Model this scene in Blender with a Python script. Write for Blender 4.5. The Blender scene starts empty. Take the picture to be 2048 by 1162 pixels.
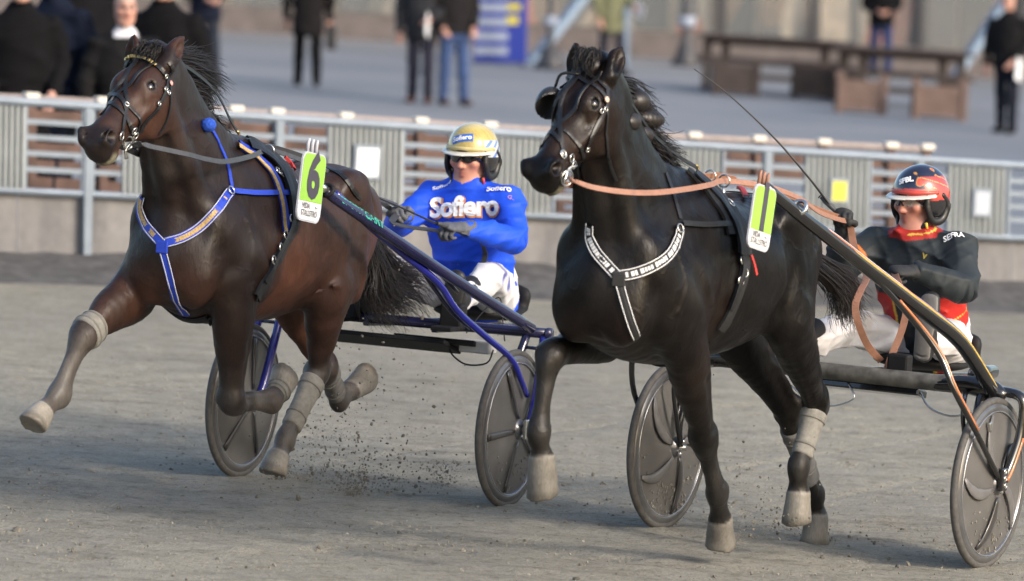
import bpy, bmesh, math, random
import numpy as np
from mathutils import Vector, Matrix

# ------------------------------------------------------------------ camera
FPX = 11075.0; CAM_H = 2.75; ROLL = 0.02; KG = 0.042      # focal length in photo pixels, eye height, camera roll, cross-fall of the track
PITCH = math.atan(819 / FPX)
def V(*a): return np.array(a, float)
def nrm(v): return v / np.linalg.norm(v)
_f = V(0, math.cos(PITCH), -math.sin(PITCH)); _r0 = V(1, 0, 0); _u0 = np.cross(_r0, _f)
CR = _r0 * math.cos(ROLL) + _u0 * math.sin(ROLL); CU = -_r0 * math.sin(ROLL) + _u0 * math.cos(ROLL)
CAM = V(0, 0, CAM_H)
scene = bpy.context.scene
col = scene.collection
cam_d = bpy.data.cameras.new('camera'); cam_o = bpy.data.objects.new('camera', cam_d); col.objects.link(cam_o)
cam_d.sensor_width = 36.0; cam_d.lens = FPX / 2048 * 36.0
cam_d.clip_start = 0.5; cam_d.clip_end = 2000
cam_o.matrix_world = Matrix([[CR[i], CU[i], -_f[i], CAM[i]] for i in range(3)] + [[0, 0, 0, 1]])
cam_d.dof.use_dof = True; cam_d.dof.focus_distance = 23.4; cam_d.dof.aperture_fstop = 3.0
scene.camera = cam_o
# ------------------------------------------------------------------ sky, sun, exposure
SUN = nrm(V(0.76, -0.64, 0.48))
w = bpy.data.worlds.new('World'); scene.world = w; w.use_nodes = True
wt = w.node_tree; bg = wt.nodes['Background']
sky = wt.nodes.new('ShaderNodeTexSky'); sky.sky_type = 'NISHITA'; sky.sun_disc = False
sky.sun_elevation = math.asin(SUN[2]); sky.sun_rotation = math.atan2(SUN[0], SUN[1])
sky.dust_density = 3.0; sky.air_density = 1.0; sky.ozone_density = 1.0
wt.links.new(sky.outputs[0], bg.inputs[0]); bg.inputs[1].default_value = 0.15
sl = bpy.data.lights.new('sun', 'SUN'); so = bpy.data.objects.new('sun', sl); col.objects.link(so)
sl.energy = 1.3; sl.angle = math.radians(8.0); sl.color = (1.0, 0.94, 0.87)
so.rotation_euler = Vector(SUN).to_track_quat('Z', 'Y').to_euler(); so.location = (12, -6, 14)
vs = scene.view_settings; vs.view_transform = 'Standard'; vs.look = 'None'; vs.exposure = 0.96; vs.gamma = 1.0
try: vs.use_curve_mapping = False
except Exception: pass
scene.render.film_transparent = False

# ------------------------------------------------------------------ picture <-> place helpers (plain pinhole geometry)
def ray(px, py): return _f + CR * ((px - 1024) / FPX) - CU * ((py - 581) / FPX)
def at_depth(px, py, d): return CAM + ray(px, py) * d
GN = nrm(V(KG, 0, 1))
def on_ground(px, py, h=0.0):
    r = ray(px, py); return CAM + r * ((h - CAM @ GN) / (r @ GN))
def gz(x, y): return -KG * x
def proj(p):
    q = np.asarray(p, float) - CAM; d = q @ _f; return np.array([1024 + FPX * (q @ CR) / d, 581 - FPX * (q @ CU) / d, d])
class Frame:                                    # a right-handed frame standing on the sloping track: forward, left, up
    def __init__(s, o, head):
        s.o = np.asarray(o, float); a = math.radians(head)
        h = V(-math.sin(a), -math.cos(a), 0); s.U = GN; s.F = nrm(h - GN * (h @ GN)); s.L = np.cross(GN, s.F)
        s.R = np.array([s.F, s.L, s.U])
    def wv(s, p): return np.asarray(p, float) @ s.R
    def w(s, p): return s.o + np.asarray(p, float) @ s.R
    def loc(s, p): return (np.asarray(p, float) - s.o) @ s.R.T
    def px(s, x, y, l=0.0):
        r = ray(x, y); t = ((s.o + s.L * l - CAM) @ s.L) / (r @ s.L); return s.loc(CAM + r * t)
    def pf(s, x, y, f):
        r = ray(x, y); t = ((s.o + s.F * f - CAM) @ s.F) / (r @ s.F); return s.loc(CAM + r * t)
    def ray(s, x, y):
        r = ray(x, y); return s.loc(CAM), s.R @ r
    def matrix(s):
        return Matrix([[s.F[i], s.L[i], s.U[i], s.o[i]] for i in range(3)] + [[0, 0, 0, 1]])

# ------------------------------------------------------------------ objects
def link(o, parent=None):
    col.objects.link(o)
    if parent is not None: o.parent = parent
    return o
def empty(name, label=None, cat=None, group=None, mat=None, kind=None):
    o = bpy.data.objects.new(name, None); o.empty_display_size = 0.2; link(o)
    if mat is not None: o.matrix_world = mat
    tag(o, label, cat, group, kind); return o
def tag(o, label=None, cat=None, group=None, kind=None):
    if label: o['label'] = label
    if cat: o['category'] = cat
    if group: o['group'] = group
    if kind: o['kind'] = kind
    return o
def mesh_obj(name, verts, faces, mat, parent=None, smooth=True, colors=None, uvs=None):
    me = bpy.data.meshes.new(name)
    verts = np.asarray(verts, np.float32)
    if isinstance(faces, np.ndarray):
        nf, k = faces.shape
        me.vertices.add(len(verts)); me.vertices.foreach_set('co', verts.ravel())
        me.loops.add(nf * k); me.loops.foreach_set('vertex_index', faces.astype(np.int32).ravel())
        me.polygons.add(nf); me.polygons.foreach_set('loop_start', np.arange(0, nf * k, k, dtype=np.int32))
        me.polygons.foreach_set('loop_total', np.full(nf, k, np.int32))
        me.update(calc_edges=True); me.validate()
    else:
        me.from_pydata([tuple(map(float, v)) for v in verts], [], [tuple(int(i) for i in f) for f in faces]); me.update()
    if colors is not None:
        a = me.color_attributes.new('Col', 'FLOAT_COLOR', 'POINT')
        c = np.ones((len(verts), 4), np.float32); c[:, :3] = np.asarray(colors, np.float32)[:, :3]
        a.data.foreach_set('color', c.ravel())
    me.polygons.foreach_set('use_smooth', np.full(len(me.polygons), bool(smooth)))
    ms = mat if isinstance(mat, (list, tuple)) else [mat]
    for m in ms: me.materials.append(m)
    o = bpy.data.objects.new(name, me); return link(o, parent)

class MB:                                       # collects shapes into one mesh
    def __init__(s): s.v = []; s.f = []; s.mi = []
    def add(s, v, f, mi=0):
        n = len(s.v); s.v.extend([tuple(map(float, p)) for p in v]); s.f.extend([tuple(int(i) + n for i in q) for q in f]); s.mi.extend([mi] * len(f)); return s
    def box(s, c, half, R=None, mi=0, bev=0.0):
        R = np.eye(3) if R is None else np.asarray(R, float); c = np.asarray(c, float)
        if bev <= 0:
            vs_ = [c + (V(x, y, z) * np.asarray(half)) @ R for x in (-1, 1) for y in (-1, 1) for z in (-1, 1)]
            return s.add(vs_, [(0, 1, 3, 2), (4, 6, 7, 5), (0, 4, 5, 1), (2, 3, 7, 6), (0, 2, 6, 4), (1, 5, 7, 3)], mi)
        bm = bmesh.new(); bmesh.ops.create_cube(bm, size=2.0)
        for v in bm.verts: v.co = Vector((v.co.x * half[0], v.co.y * half[1], v.co.z * half[2]))
        bmesh.ops.bevel(bm, geom=list(bm.edges), offset=min(bev, min(half) * .9), segments=2, affect='EDGES', profile=0.5)
        bm.verts.index_update()
        s.add([c + np.array(v.co) @ R for v in bm.verts], [[v.index for v in f.verts] for f in bm.faces], mi); bm.free(); return s
    def beam(s, a, b, wx, wz, up=(0, 0, 1), mi=0, bev=0.0):
        a = np.asarray(a, float); b = np.asarray(b, float); d = b - a; L = np.linalg.norm(d); d = d / L
        sd = nrm(np.cross(np.asarray(up, float), d)); u = np.cross(d, sd)
        return s.box((a + b) / 2, (L / 2, wx / 2, wz / 2), np.array([d, sd, u]), mi, bev)
    def tube(s, pts, r, n=8, mi=0, sub=0, flat=None, up=None, cap=True):
        v, f = tube(pts, r, n, sub, flat, up, cap); return s.add(v, f, mi)
    def build(s, name, mat, parent=None, smooth=False):
        me = bpy.data.meshes.new(name); me.from_pydata(s.v, [], s.f); me.update()
        for m in (mat if isinstance(mat, (list, tuple)) else [mat]): me.materials.append(m)
        me.polygons.foreach_set('material_index', np.array(s.mi, np.int32))
        me.polygons.foreach_set('use_smooth', np.full(len(s.f), bool(smooth)))
        return link(bpy.data.objects.new(name, me), parent)

def catmull(P, sub):
    P = np.asarray(P, float)
    if sub <= 1 or len(P) < 3: return P
    Q = np.vstack([2 * P[0] - P[1], P, 2 * P[-1] - P[-2]]); out = []
    for i in range(1, len(Q) - 2):
        p0, p1, p2, p3 = Q[i - 1], Q[i], Q[i + 1], Q[i + 2]
        for j in range(sub):
            t = j / sub
            out.append(0.5 * (2 * p1 + (p2 - p0) * t + (2 * p0 - 5 * p1 + 4 * p2 - p3) * t * t + (3 * p1 - p0 - 3 * p2 + p3) * t ** 3))
    out.append(Q[-2]); return np.array(out)

def tube(pts, r, n=8, sub=0, flat=None, up=None, cap=True):
    """tapered tube along pts; flat = ratio of the second half-axis; up fixes the section"""
    P = np.asarray(pts, float); r = np.full(len(P), r, float) if np.isscalar(r) else np.asarray(r, float)
    if sub > 1:
        Q = catmull(np.hstack([P, r[:, None]]), sub); P = Q[:, :3]; r = np.maximum(Q[:, 3], 1e-4)
    T = np.gradient(P, axis=0); T /= np.linalg.norm(T, axis=1)[:, None] + 1e-12
    a = np.asarray(up, float) if up is not None else (V(0, 0, 1) if abs(T[0][2]) < .9 else V(1, 0, 0))
    v = []; f = []; ang = np.linspace(0, 2 * math.pi, n, endpoint=False)
    for i in range(len(P)):
        sd = nrm(np.cross(a, T[i]) + 1e-9); u = np.cross(T[i], sd)
        if up is None: a = u
        fl = 1.0 if flat is None else flat
        for t in ang: v.append(P[i] + sd * math.cos(t) * r[i] + u * math.sin(t) * r[i] * fl)
    for i in range(len(P) - 1):
        for j in range(n):
            k = (j + 1) % n; f.append((i * n + j, i * n + k, (i + 1) * n + k, (i + 1) * n + j))
    if cap: f.append(tuple(range(n - 1, -1, -1))); f.append(tuple((len(P) - 1) * n + j for j in range(n)))
    return v, f
def torus(c, ax, R, r, n=32, m=8, sd=None, flat=1.0):
    ax = nrm(np.asarray(ax, float)); s_ = nrm(np.cross(ax, V(0, 0, 1) if abs(ax[2]) < .9 else V(1, 0, 0))); u_ = np.cross(ax, s_); v = []; f = []
    for i in range(n):
        a = 2 * math.pi * i / n; rd = s_ * math.cos(a) + u_ * math.sin(a)
        for j in range(m):
            b = 2 * math.pi * j / m; v.append(np.asarray(c) + rd * (R + r * math.cos(b)) + ax * r * flat * math.sin(b))
    for i in range(n):
        for j in range(m):
            f.append((i * m + j, ((i + 1) % n) * m + j, ((i + 1) % n) * m + (j + 1) % m, i * m + (j + 1) % m))
    return v, f
def lathe(c, ax, prof, n=32, cap=False):
    """prof: (radius, height along ax)"""
    ax = nrm(np.asarray(ax, float)); s_ = nrm(np.cross(ax, V(0, 0, 1) if abs(ax[2]) < .9 else V(1, 0, 0))); u_ = np.cross(ax, s_); v = []; f = []; k = len(prof)
    for i in range(n):
        a = 2 * math.pi * i / n; rd = s_ * math.cos(a) + u_ * math.sin(a)
        for r, h in prof: v.append(np.asarray(c) + rd * r + ax * h)
    for i in range(n):
        for j in range(k - 1): f.append((i * k + j, ((i + 1) % n) * k + j, ((i + 1) % n) * k + j + 1, i * k + j + 1))
    return v, f

# ------------------------------------------------------------------ materials
def mat_new(name):
    m = bpy.data.materials.new(name); m.use_nodes = True; return m, m.node_tree, m.node_tree.nodes['Principled BSDF']
def N(nt, t, **k):
    n = nt.nodes.new(t)
    for a, b in k.items(): setattr(n, a, b)
    return n
def noise(nt, scale, detail=4, vec=None, rough=.55):
    n = N(nt, 'ShaderNodeTexNoise'); n.inputs['Scale'].default_value = scale; n.inputs['Detail'].default_value = detail; n.inputs['Roughness'].default_value = rough
    if vec is not None: nt.links.new(vec, n.inputs['Vector'])
    return n
def ramp(nt, fac, stops):
    r = N(nt, 'ShaderNodeValToRGB'); e = r.color_ramp.elements
    while len(e) < len(stops): e.new(0.5)
    for i, (p, c) in enumerate(stops): e[i].position = p; e[i].color = (*c, 1) if len(c) == 3 else c
    nt.links.new(fac, r.inputs['Fac']); return r
def coords(nt, scale=None):
    t = N(nt, 'ShaderNodeTexCoord'); out = t.outputs['Object']
    if scale is not None:
        m = N(nt, 'ShaderNodeMapping'); m.inputs['Scale'].default_value = scale; nt.links.new(out, m.inputs['Vector']); out = m.outputs['Vector']
    return out
def mul(nt, a, b, fac=1.0, mode='MULTIPLY'):
    m = N(nt, 'ShaderNodeMix', data_type='RGBA', blend_type=mode); m.inputs['Factor'].default_value = fac
    nt.links.new(a, m.inputs['A']); nt.links.new(b, m.inputs['B']); return m.outputs['Result']
def bump(nt, b, h, strength, dist=0.01):
    n = N(nt, 'ShaderNodeBump'); n.inputs['Strength'].default_value = strength; n.inputs['Distance'].default_value = dist
    nt.links.new(h, n.inputs['Height']); nt.links.new(n.outputs['Normal'], b.inputs['Normal']); return n
def simple(name, c, rough=.5, metal=0.0, var=.15, scale=20, bmp=0.0, coat=0.0, spec=.5, sheen=0.0):
    m, nt, b = mat_new(name); co = coords(nt); n = noise(nt, scale, 4, co)
    lo = tuple(max(0, x * (1 - var)) for x in c); hi = tuple(min(1, x * (1 + var)) for x in c)
    r = ramp(nt, n.outputs['Fac'], [(.3, lo), (.7, hi)]); nt.links.new(r.outputs[0], b.inputs['Base Color'])
    b.inputs['Roughness'].default_value = rough; b.inputs['Metallic'].default_value = metal; b.inputs['Coat Weight'].default_value = coat
    b.inputs['Specular IOR Level'].default_value = spec; b.inputs['Sheen Weight'].default_value = sheen
    if bmp: bump(nt, b, n.outputs['Fac'], bmp)
    return m
def vcol(name, rough=.5, var=.12, scale=25, bmp=0.0, coat=0.0, sheen=0.0, metal=0.0, spec=.5, stretch=None, fine=None):
    """base colour from the mesh's own 'Col' attribute, varied by noise"""
    m, nt, b = mat_new(name); a = N(nt, 'ShaderNodeVertexColor', layer_name='Col'); co = coords(nt, stretch); n = noise(nt, scale, 5, co)
    r = ramp(nt, n.outputs['Fac'], [(.25, (1 - var,) * 3), (.75, (1 + var,) * 3)])
    nt.links.new(mul(nt, a.outputs['Color'], r.outputs[0]), b.inputs['Base Color'])
    b.inputs['Roughness'].default_value = rough; b.inputs['Coat Weight'].default_value = coat; b.inputs['Sheen Weight'].default_value = sheen
    b.inputs['Metallic'].default_value = metal; b.inputs['Specular IOR Level'].default_value = spec
    if bmp:
        h = n.outputs['Fac']
        if fine: h = noise(nt, fine, 3, co).outputs['Fac']
        bump(nt, b, h, bmp)
    return m

# ------------------------------------------------------------------ sculpting: signed distance fields turned into one smooth mesh
class Sdf:
    def __init__(s): s.ops = []; s.warp = None
    def chain(s, st, k=.03, sub=4, side=(0, 1, 0), mode='u', cap=1.0, group=None, caps=None):
        """st: rows (x,y,z, half-width along side, half-depth)"""
        Q = catmull(np.asarray(st, float), sub); segs = []
        for i in range(len(Q) - 1):
            a, b = Q[i, :3], Q[i + 1, :3]; d = b - a; L = np.linalg.norm(d)
            if L < 1e-6: continue
            d = d / L; sd = np.asarray(side, float); sd = nrm(sd - d * (sd @ d)); up = np.cross(d, sd)
            c0 = cap if i > 0 or caps is None else caps[0]; c1 = cap if i < len(Q) - 2 or caps is None else caps[1]
            r = max(Q[i, 3:].max(), Q[i + 1, 3:].max())
            segs.append((a, d, L, sd, up, Q[i, 3], Q[i, 4], Q[i + 1, 3], Q[i + 1, 4], np.minimum(a, b) - r, np.maximum(a, b) + r, c0, c1))
        s.ops.append(('c', segs, np.min([g[9] for g in segs], 0), np.max([g[10] for g in segs], 0), k, mode, group)); return s
    def ell(s, c, r, R=None, k=.03, mode='u', group=None):
        R = np.eye(3) if R is None else np.asarray(R, float); m = max(r)
        s.ops.append(('e', (np.asarray(c, float), np.asarray(r, float), R), np.asarray(c) - m, np.asarray(c) + m, k, mode, group)); return s
    def plane(s, p, n, lo, hi, k=.004, group=None):   # cut away what lies beyond the plane inside a box
        s.ops.append(('p', (np.asarray(p, float), nrm(np.asarray(n, float))), np.asarray(lo, float), np.asarray(hi, float), k, 'cut', group)); return s
    @staticmethod
    def _seg(X, Y, Z, g):
        a, d, L, sd, up, w0, h0, w1, h1, _, _, c0, c1 = g
        x = X - a[0]; y = Y - a[1]; z = Z - a[2]
        al = x * d[0] + y * d[1] + z * d[2]; t = np.clip(al / L, 0, 1); e = al - t * L
        u = x * sd[0] + y * sd[1] + z * sd[2]; v = x * up[0] + y * up[1] + z * up[2]
        w_ = w0 + (w1 - w0) * t; h = h0 + (h1 - h0) * t; m = (w_ + h) * .5 * np.where(e < 0, c0, c1)
        uw = u / w_; vh = v / h; em = e / m
        q = np.sqrt(uw * uw + vh * vh + em * em); gr = np.sqrt((uw / w_) ** 2 + (vh / h) ** 2 + (em / m) ** 2) + 1e-6
        return np.where(q < 1e-3, -np.minimum(w_, h), q * (q - 1) / gr)
    @staticmethod
    def _ell(X, Y, Z, g):
        c, r, R = g; x = X - c[0]; y = Y - c[1]; z = Z - c[2]
        p = [(x * R[i][0] + y * R[i][1] + z * R[i][2]) / r[i] for i in range(3)]
        q = np.sqrt(p[0] ** 2 + p[1] ** 2 + p[2] ** 2); gr = np.sqrt((p[0] / r[0]) ** 2 + (p[1] / r[1]) ** 2 + (p[2] / r[2]) ** 2) + 1e-6
        return np.where(q < 1e-3, -min(r), q * (q - 1) / gr)
    def grid(s, vox, lo=None, hi=None, pad=.03):
        us = [o for o in s.ops if o[5] == 'u']
        lo = np.min([o[2] for o in us], 0) - pad if lo is None else np.asarray(lo, float)
        hi = np.max([o[3] for o in us], 0) + pad if hi is None else np.asarray(hi, float)
        n = np.ceil((hi - lo) / vox).astype(int) + 1
        ax = [(lo[i] + vox * np.arange(n[i])).astype(np.float32) for i in range(3)]
        D = np.full(n, .25, np.float32)
        def sl(a, b, mg): return tuple(slice(max(0, int((a[i] - mg - lo[i]) / vox)), max(0, min(n[i], int((b[i] + mg - lo[i]) / vox) + 2))) for i in range(3))
        def XYZ(q): return ax[0][q[0]][:, None, None], ax[1][q[1]][None, :, None], ax[2][q[2]][None, None, :]
        for kind, g, a, b, k, mode, grp in s.ops:
            mg = k + 3 * vox; q = sl(a, b, mg)
            if any(q[i].stop <= q[i].start for i in range(3)): continue
            if kind == 'c':
                d = np.full(tuple(x.stop - x.start for x in q), .25, np.float32)
                for sg in g:
                    p = sl(sg[9], sg[10], mg)
                    if any(p[i].stop <= p[i].start for i in range(3)): continue
                    r_ = tuple(slice(p[i].start - q[i].start, p[i].stop - q[i].start) for i in range(3))
                    d[r_] = np.minimum(d[r_], s._seg(*XYZ(p), sg))
            elif kind == 'e': d = s._ell(*XYZ(q), g)
            else:
                X, Y, Z = XYZ(q); d = (X - g[0][0]) * g[1][0] + (Y - g[0][1]) * g[1][1] + (Z - g[0][2]) * g[1][2]
            A = D[q]
            if mode == 'u': h = np.maximum(k - np.abs(A - d), 0) / k; D[q] = np.minimum(A, d) - h * h * k * .25
            elif mode == 's': h = np.maximum(k - np.abs(A + d), 0) / k; D[q] = np.maximum(A, -d) + h * h * k * .25
            elif mode == 'cut': h = np.maximum(k - np.abs(A - d), 0) / k; D[q] = np.maximum(A, d) + h * h * k * .25
        if s.warp is not None:
            m = np.abs(D) < .08; I = np.nonzero(m); D[m] += s.warp(ax[0][I[0]], ax[1][I[1]], ax[2][I[2]]).astype(np.float32)
        s.D, s.lo, s.vox, s.n = D, lo, vox, n; return s
    def sample(s, P):
        P = np.atleast_2d(P); q = (P - s.lo) / s.vox; q = np.clip(q, 0, s.n - 1.001); i = q.astype(int); f = q - i; out = 0
        for a in (0, 1):
            for b in (0, 1):
                for c in (0, 1):
                    w_ = (f[:, 0] if a else 1 - f[:, 0]) * (f[:, 1] if b else 1 - f[:, 1]) * (f[:, 2] if c else 1 - f[:, 2])
                    out = out + w_ * s.D[i[:, 0] + a, i[:, 1] + b, i[:, 2] + c]
        return out
    def grad(s, P, e=None):
        e = e or s.vox; P = np.atleast_2d(P)
        g = np.stack([s.sample(P + np.eye(3)[i] * e) - s.sample(P - np.eye(3)[i] * e) for i in range(3)], 1)
        return g / (np.linalg.norm(g, axis=1)[:, None] + 1e-9)
    def snap(s, P, off=0.0, it=6):
        P = np.array(np.atleast_2d(P), float)
        for _ in range(it): P = P - s.grad(P) * (s.sample(P) - off)[:, None] * .9
        return P
    def cast(s, o, d, off=0.0, tmax=60, t0=0.0):
        """march rays to the surface (rows o, d); misses return the closest approach"""
        o = np.atleast_2d(o).astype(float); d = np.atleast_2d(d).astype(float); d = d / np.linalg.norm(d, axis=1)[:, None]
        inv = 1 / np.where(np.abs(d) < 1e-9, 1e-9, d); hi = s.lo + s.vox * (s.n - 1)
        a = (s.lo - o) * inv; b = (hi - o) * inv; t = np.maximum(np.minimum(a, b).max(1), t0); te = np.maximum(a, b).min(1)
        best = np.full(len(t), 9.0); bt = t.copy()
        for _ in range(280):
            x = s.sample(o + d * t[:, None]) - off; bl = (x < best); best = np.where(bl, x, best); bt = np.where(bl, t, bt)
            t = np.minimum(np.where(x > 5e-4, t + np.clip(x * .75, 4e-4, .015), t), te)
        return o + d * bt[:, None]
    def mesh(s, relax=1):
        D = s.D; S = D < 0; n = D.shape
        c = [S[a:n[0] - 1 + a, b:n[1] - 1 + b, e:n[2] - 1 + e] for a in (0, 1) for b in (0, 1) for e in (0, 1)]
        sm = sum(x.astype(np.int8) for x in c); act = (sm > 0) & (sm < 8); I = np.argwhere(act)
        idx = np.full(act.shape, -1, np.int32); idx[act] = np.arange(len(I))
        acc = np.zeros((len(I), 3)); cnt = np.zeros(len(I))
        cor = [V(a, b, e) for a in (0, 1) for b in (0, 1) for e in (0, 1)]
        val = [D[I[:, 0] + int(q[0]), I[:, 1] + int(q[1]), I[:, 2] + int(q[2])] for q in cor]
        for i in range(8):
            for ax in (4, 2, 1):
                j = i | ax
                if j == i: continue
                m = (val[i] < 0) != (val[j] < 0); t = np.where(m, val[i] / np.where(m, val[i] - val[j], 1), 0)
                acc += np.where(m[:, None], cor[i] + (cor[j] - cor[i]) * t[:, None], 0); cnt += m
        Vt = s.lo + (I + acc / cnt[:, None]) * s.vox
        F = []
        for ax in range(3):
            o = [(1, 2), (2, 0), (0, 1)][ax]
            A = [slice(1, n[i] - 1) for i in range(3)]; A[ax] = slice(0, n[ax] - 1); B = list(A); B[ax] = slice(1, n[ax])
            s0 = S[tuple(A)]; s1 = S[tuple(B)]; E = np.argwhere(s0 != s1)
            if not len(E): continue
            flip = s0[tuple(E.T)]; E = E.copy(); E[:, o[0]] += 1; E[:, o[1]] += 1
            def g(du, dv):
                q = E.copy(); q[:, o[0]] -= du; q[:, o[1]] -= dv; return idx[tuple(q.T)]
            quad = np.stack([g(1, 1), g(0, 1), g(0, 0), g(1, 0)], 1); quad[~flip] = quad[~flip][:, ::-1]; F.append(quad)
        F = np.vstack(F)
        for _ in range(relax):
            a = np.zeros_like(Vt); c_ = np.zeros(len(Vt))
            for i in range(4):
                j = (i + 1) % 4
                np.add.at(a, F[:, i], Vt[F[:, j]]); np.add.at(c_, F[:, i], 1); np.add.at(a, F[:, j], Vt[F[:, i]]); np.add.at(c_, F[:, j], 1)
            Vt = Vt * .5 + a / np.maximum(c_, 1)[:, None] * .5
            Vt = Vt - s.grad(Vt, s.vox * .6) * s.sample(Vt)[:, None] * .8
        s.V, s.F = Vt, F; return Vt, F
def rotm(x, y):                                  # rows: x axis, y made square to it, z
    x = nrm(np.asarray(x, float)); y = np.asarray(y, float); y = nrm(y - x * (x @ y)); return np.array([x, y, np.cross(x, y)])
def sstep(a, b, x): t = np.clip((x - a) / (b - a), 0, 1); return t * t * (3 - 2 * t)
def mixc(c, d, t): return np.asarray(c) * (1 - t[:, None]) + np.asarray(d) * t[:, None]
def pnoise(P, f, seed=0):                        # cheap smooth noise for colour patches and cloth folds
    r = np.random.RandomState(seed); out = 0
    for i in range(6):
        k = r.normal(size=3); k = k / np.linalg.norm(k) * f * (0.7 + .25 * i); out = out + np.sin(P @ k + r.uniform(0, 6.28)) / (1 + .3 * i)
    return out / 3.2
def strap(sdf, P, width, thick=.004, off=.002, sub=4, snap=True):
    """a flat band lying on a sculpted surface along P (local coordinates) -> verts, faces"""
    P = catmull(P, sub)
    if snap: P = sdf.snap(P, off)
    n = sdf.grad(P, sdf.vox * 2); T = np.gradient(P, axis=0); T /= np.linalg.norm(T, axis=1)[:, None] + 1e-9
    b = np.cross(n, T); b /= np.linalg.norm(b, axis=1)[:, None] + 1e-9
    A, B = P + b * width / 2, P - b * width / 2
    if snap: A = sdf.snap(A, off, 3); B = sdf.snap(B, off, 3)
    up = n * thick; v = np.stack([A, A + up, P + up * 1.15, B + up, B], 1).reshape(-1, 3); f = []
    for i in range(len(P) - 1):
        for j in range(4): f.append((i * 5 + j, i * 5 + j + 1, i * 5 + j + 6, i * 5 + j + 5))
    return v, f
def band(P, Nn, width, thick=.003, sub=4):
    """a free flat strap along P, Nn = normal of the strap (one vector or one per point)"""
    Nn = np.broadcast_to(np.asarray(Nn, float), np.asarray(P).shape); Q = catmull(np.hstack([np.asarray(P, float), Nn]), sub); P, n = Q[:, :3], Q[:, 3:]
    T = np.gradient(P, axis=0); T /= np.linalg.norm(T, axis=1)[:, None] + 1e-9
    b = np.cross(n, T); b /= np.linalg.norm(b, axis=1)[:, None] + 1e-9; n = np.cross(T, b)
    v = np.stack([P + b * width / 2 - n * thick / 2, P + b * width / 2 + n * thick / 2, P - b * width / 2 + n * thick / 2, P - b * width / 2 - n * thick / 2], 1).reshape(-1, 3); f = []
    for i in range(len(P) - 1):
        for j in range(4): k = (j + 1) % 4; f.append((i * 4 + j, i * 4 + k, i * 4 + 4 + k, i * 4 + 4 + j))
    f.append((0, 1, 2, 3)); e = (len(P) - 1) * 4; f.append((e + 3, e + 2, e + 1, e)); return v, f
def text_mesh(txt, size=1.0, bold=0.0, cut=0.0, shear=0.0, space=1.0):
    """flat lettering in the XY plane, centred -> verts (n,3), faces"""
    cu = bpy.data.curves.new('lettering', 'FONT'); cu.body = txt; cu.size = size; cu.align_x = 'CENTER'; cu.align_y = 'CENTER'
    cu.offset = bold; cu.shear = shear; cu.space_character = space; cu.resolution_u = 3; cu.fill_mode = 'FRONT'
    o = bpy.data.objects.new('lettering', cu); col.objects.link(o); dg = bpy.context.evaluated_depsgraph_get(); dg.update()
    me = bpy.data.meshes.new_from_object(o.evaluated_get(dg)); bm = bmesh.new(); bm.from_mesh(me)
    if cut:
        for _ in range(4):
            e = [x for x in bm.edges if x.calc_length() > cut]
            if not e: break
            bmesh.ops.subdivide_edges(bm, edges=e, cuts=1)
        bmesh.ops.triangulate(bm, faces=list(bm.faces))
    bm.verts.index_update(); v = np.array([x.co[:] for x in bm.verts]); f = [[x.index for x in q.verts] for q in bm.faces]
    bm.free(); bpy.data.objects.remove(o); bpy.data.curves.remove(cu); bpy.data.meshes.remove(me); return v, f
def text_on(sdf, txt, o, ux, uy, size, mat, name, parent, off=.004, aim=None, **kw):
    """lettering laid on a sculpted surface: o is a point near the surface, ux/uy its writing directions"""
    v, f = text_mesh(txt, size, cut=size * .25, **kw); ux = nrm(np.asarray(ux, float)); uy = nrm(np.asarray(uy, float)); nn = np.cross(ux, uy)
    P = np.asarray(o) + v[:, :1] * ux + v[:, 1:2] * uy
    Q = sdf.cast(P + nn * .25, np.repeat(-nn[None], len(P), 0), off); return mesh_obj(name, Q, f, mat, parent, smooth=False)
S1 = Frame((on_ground(478, 955) + on_ground(1010, 1015)) / 2, 24.3)
S2 = Frame((on_ground(1325, 1058) + on_ground(1965, 1138)) / 2, 29.0)
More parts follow.
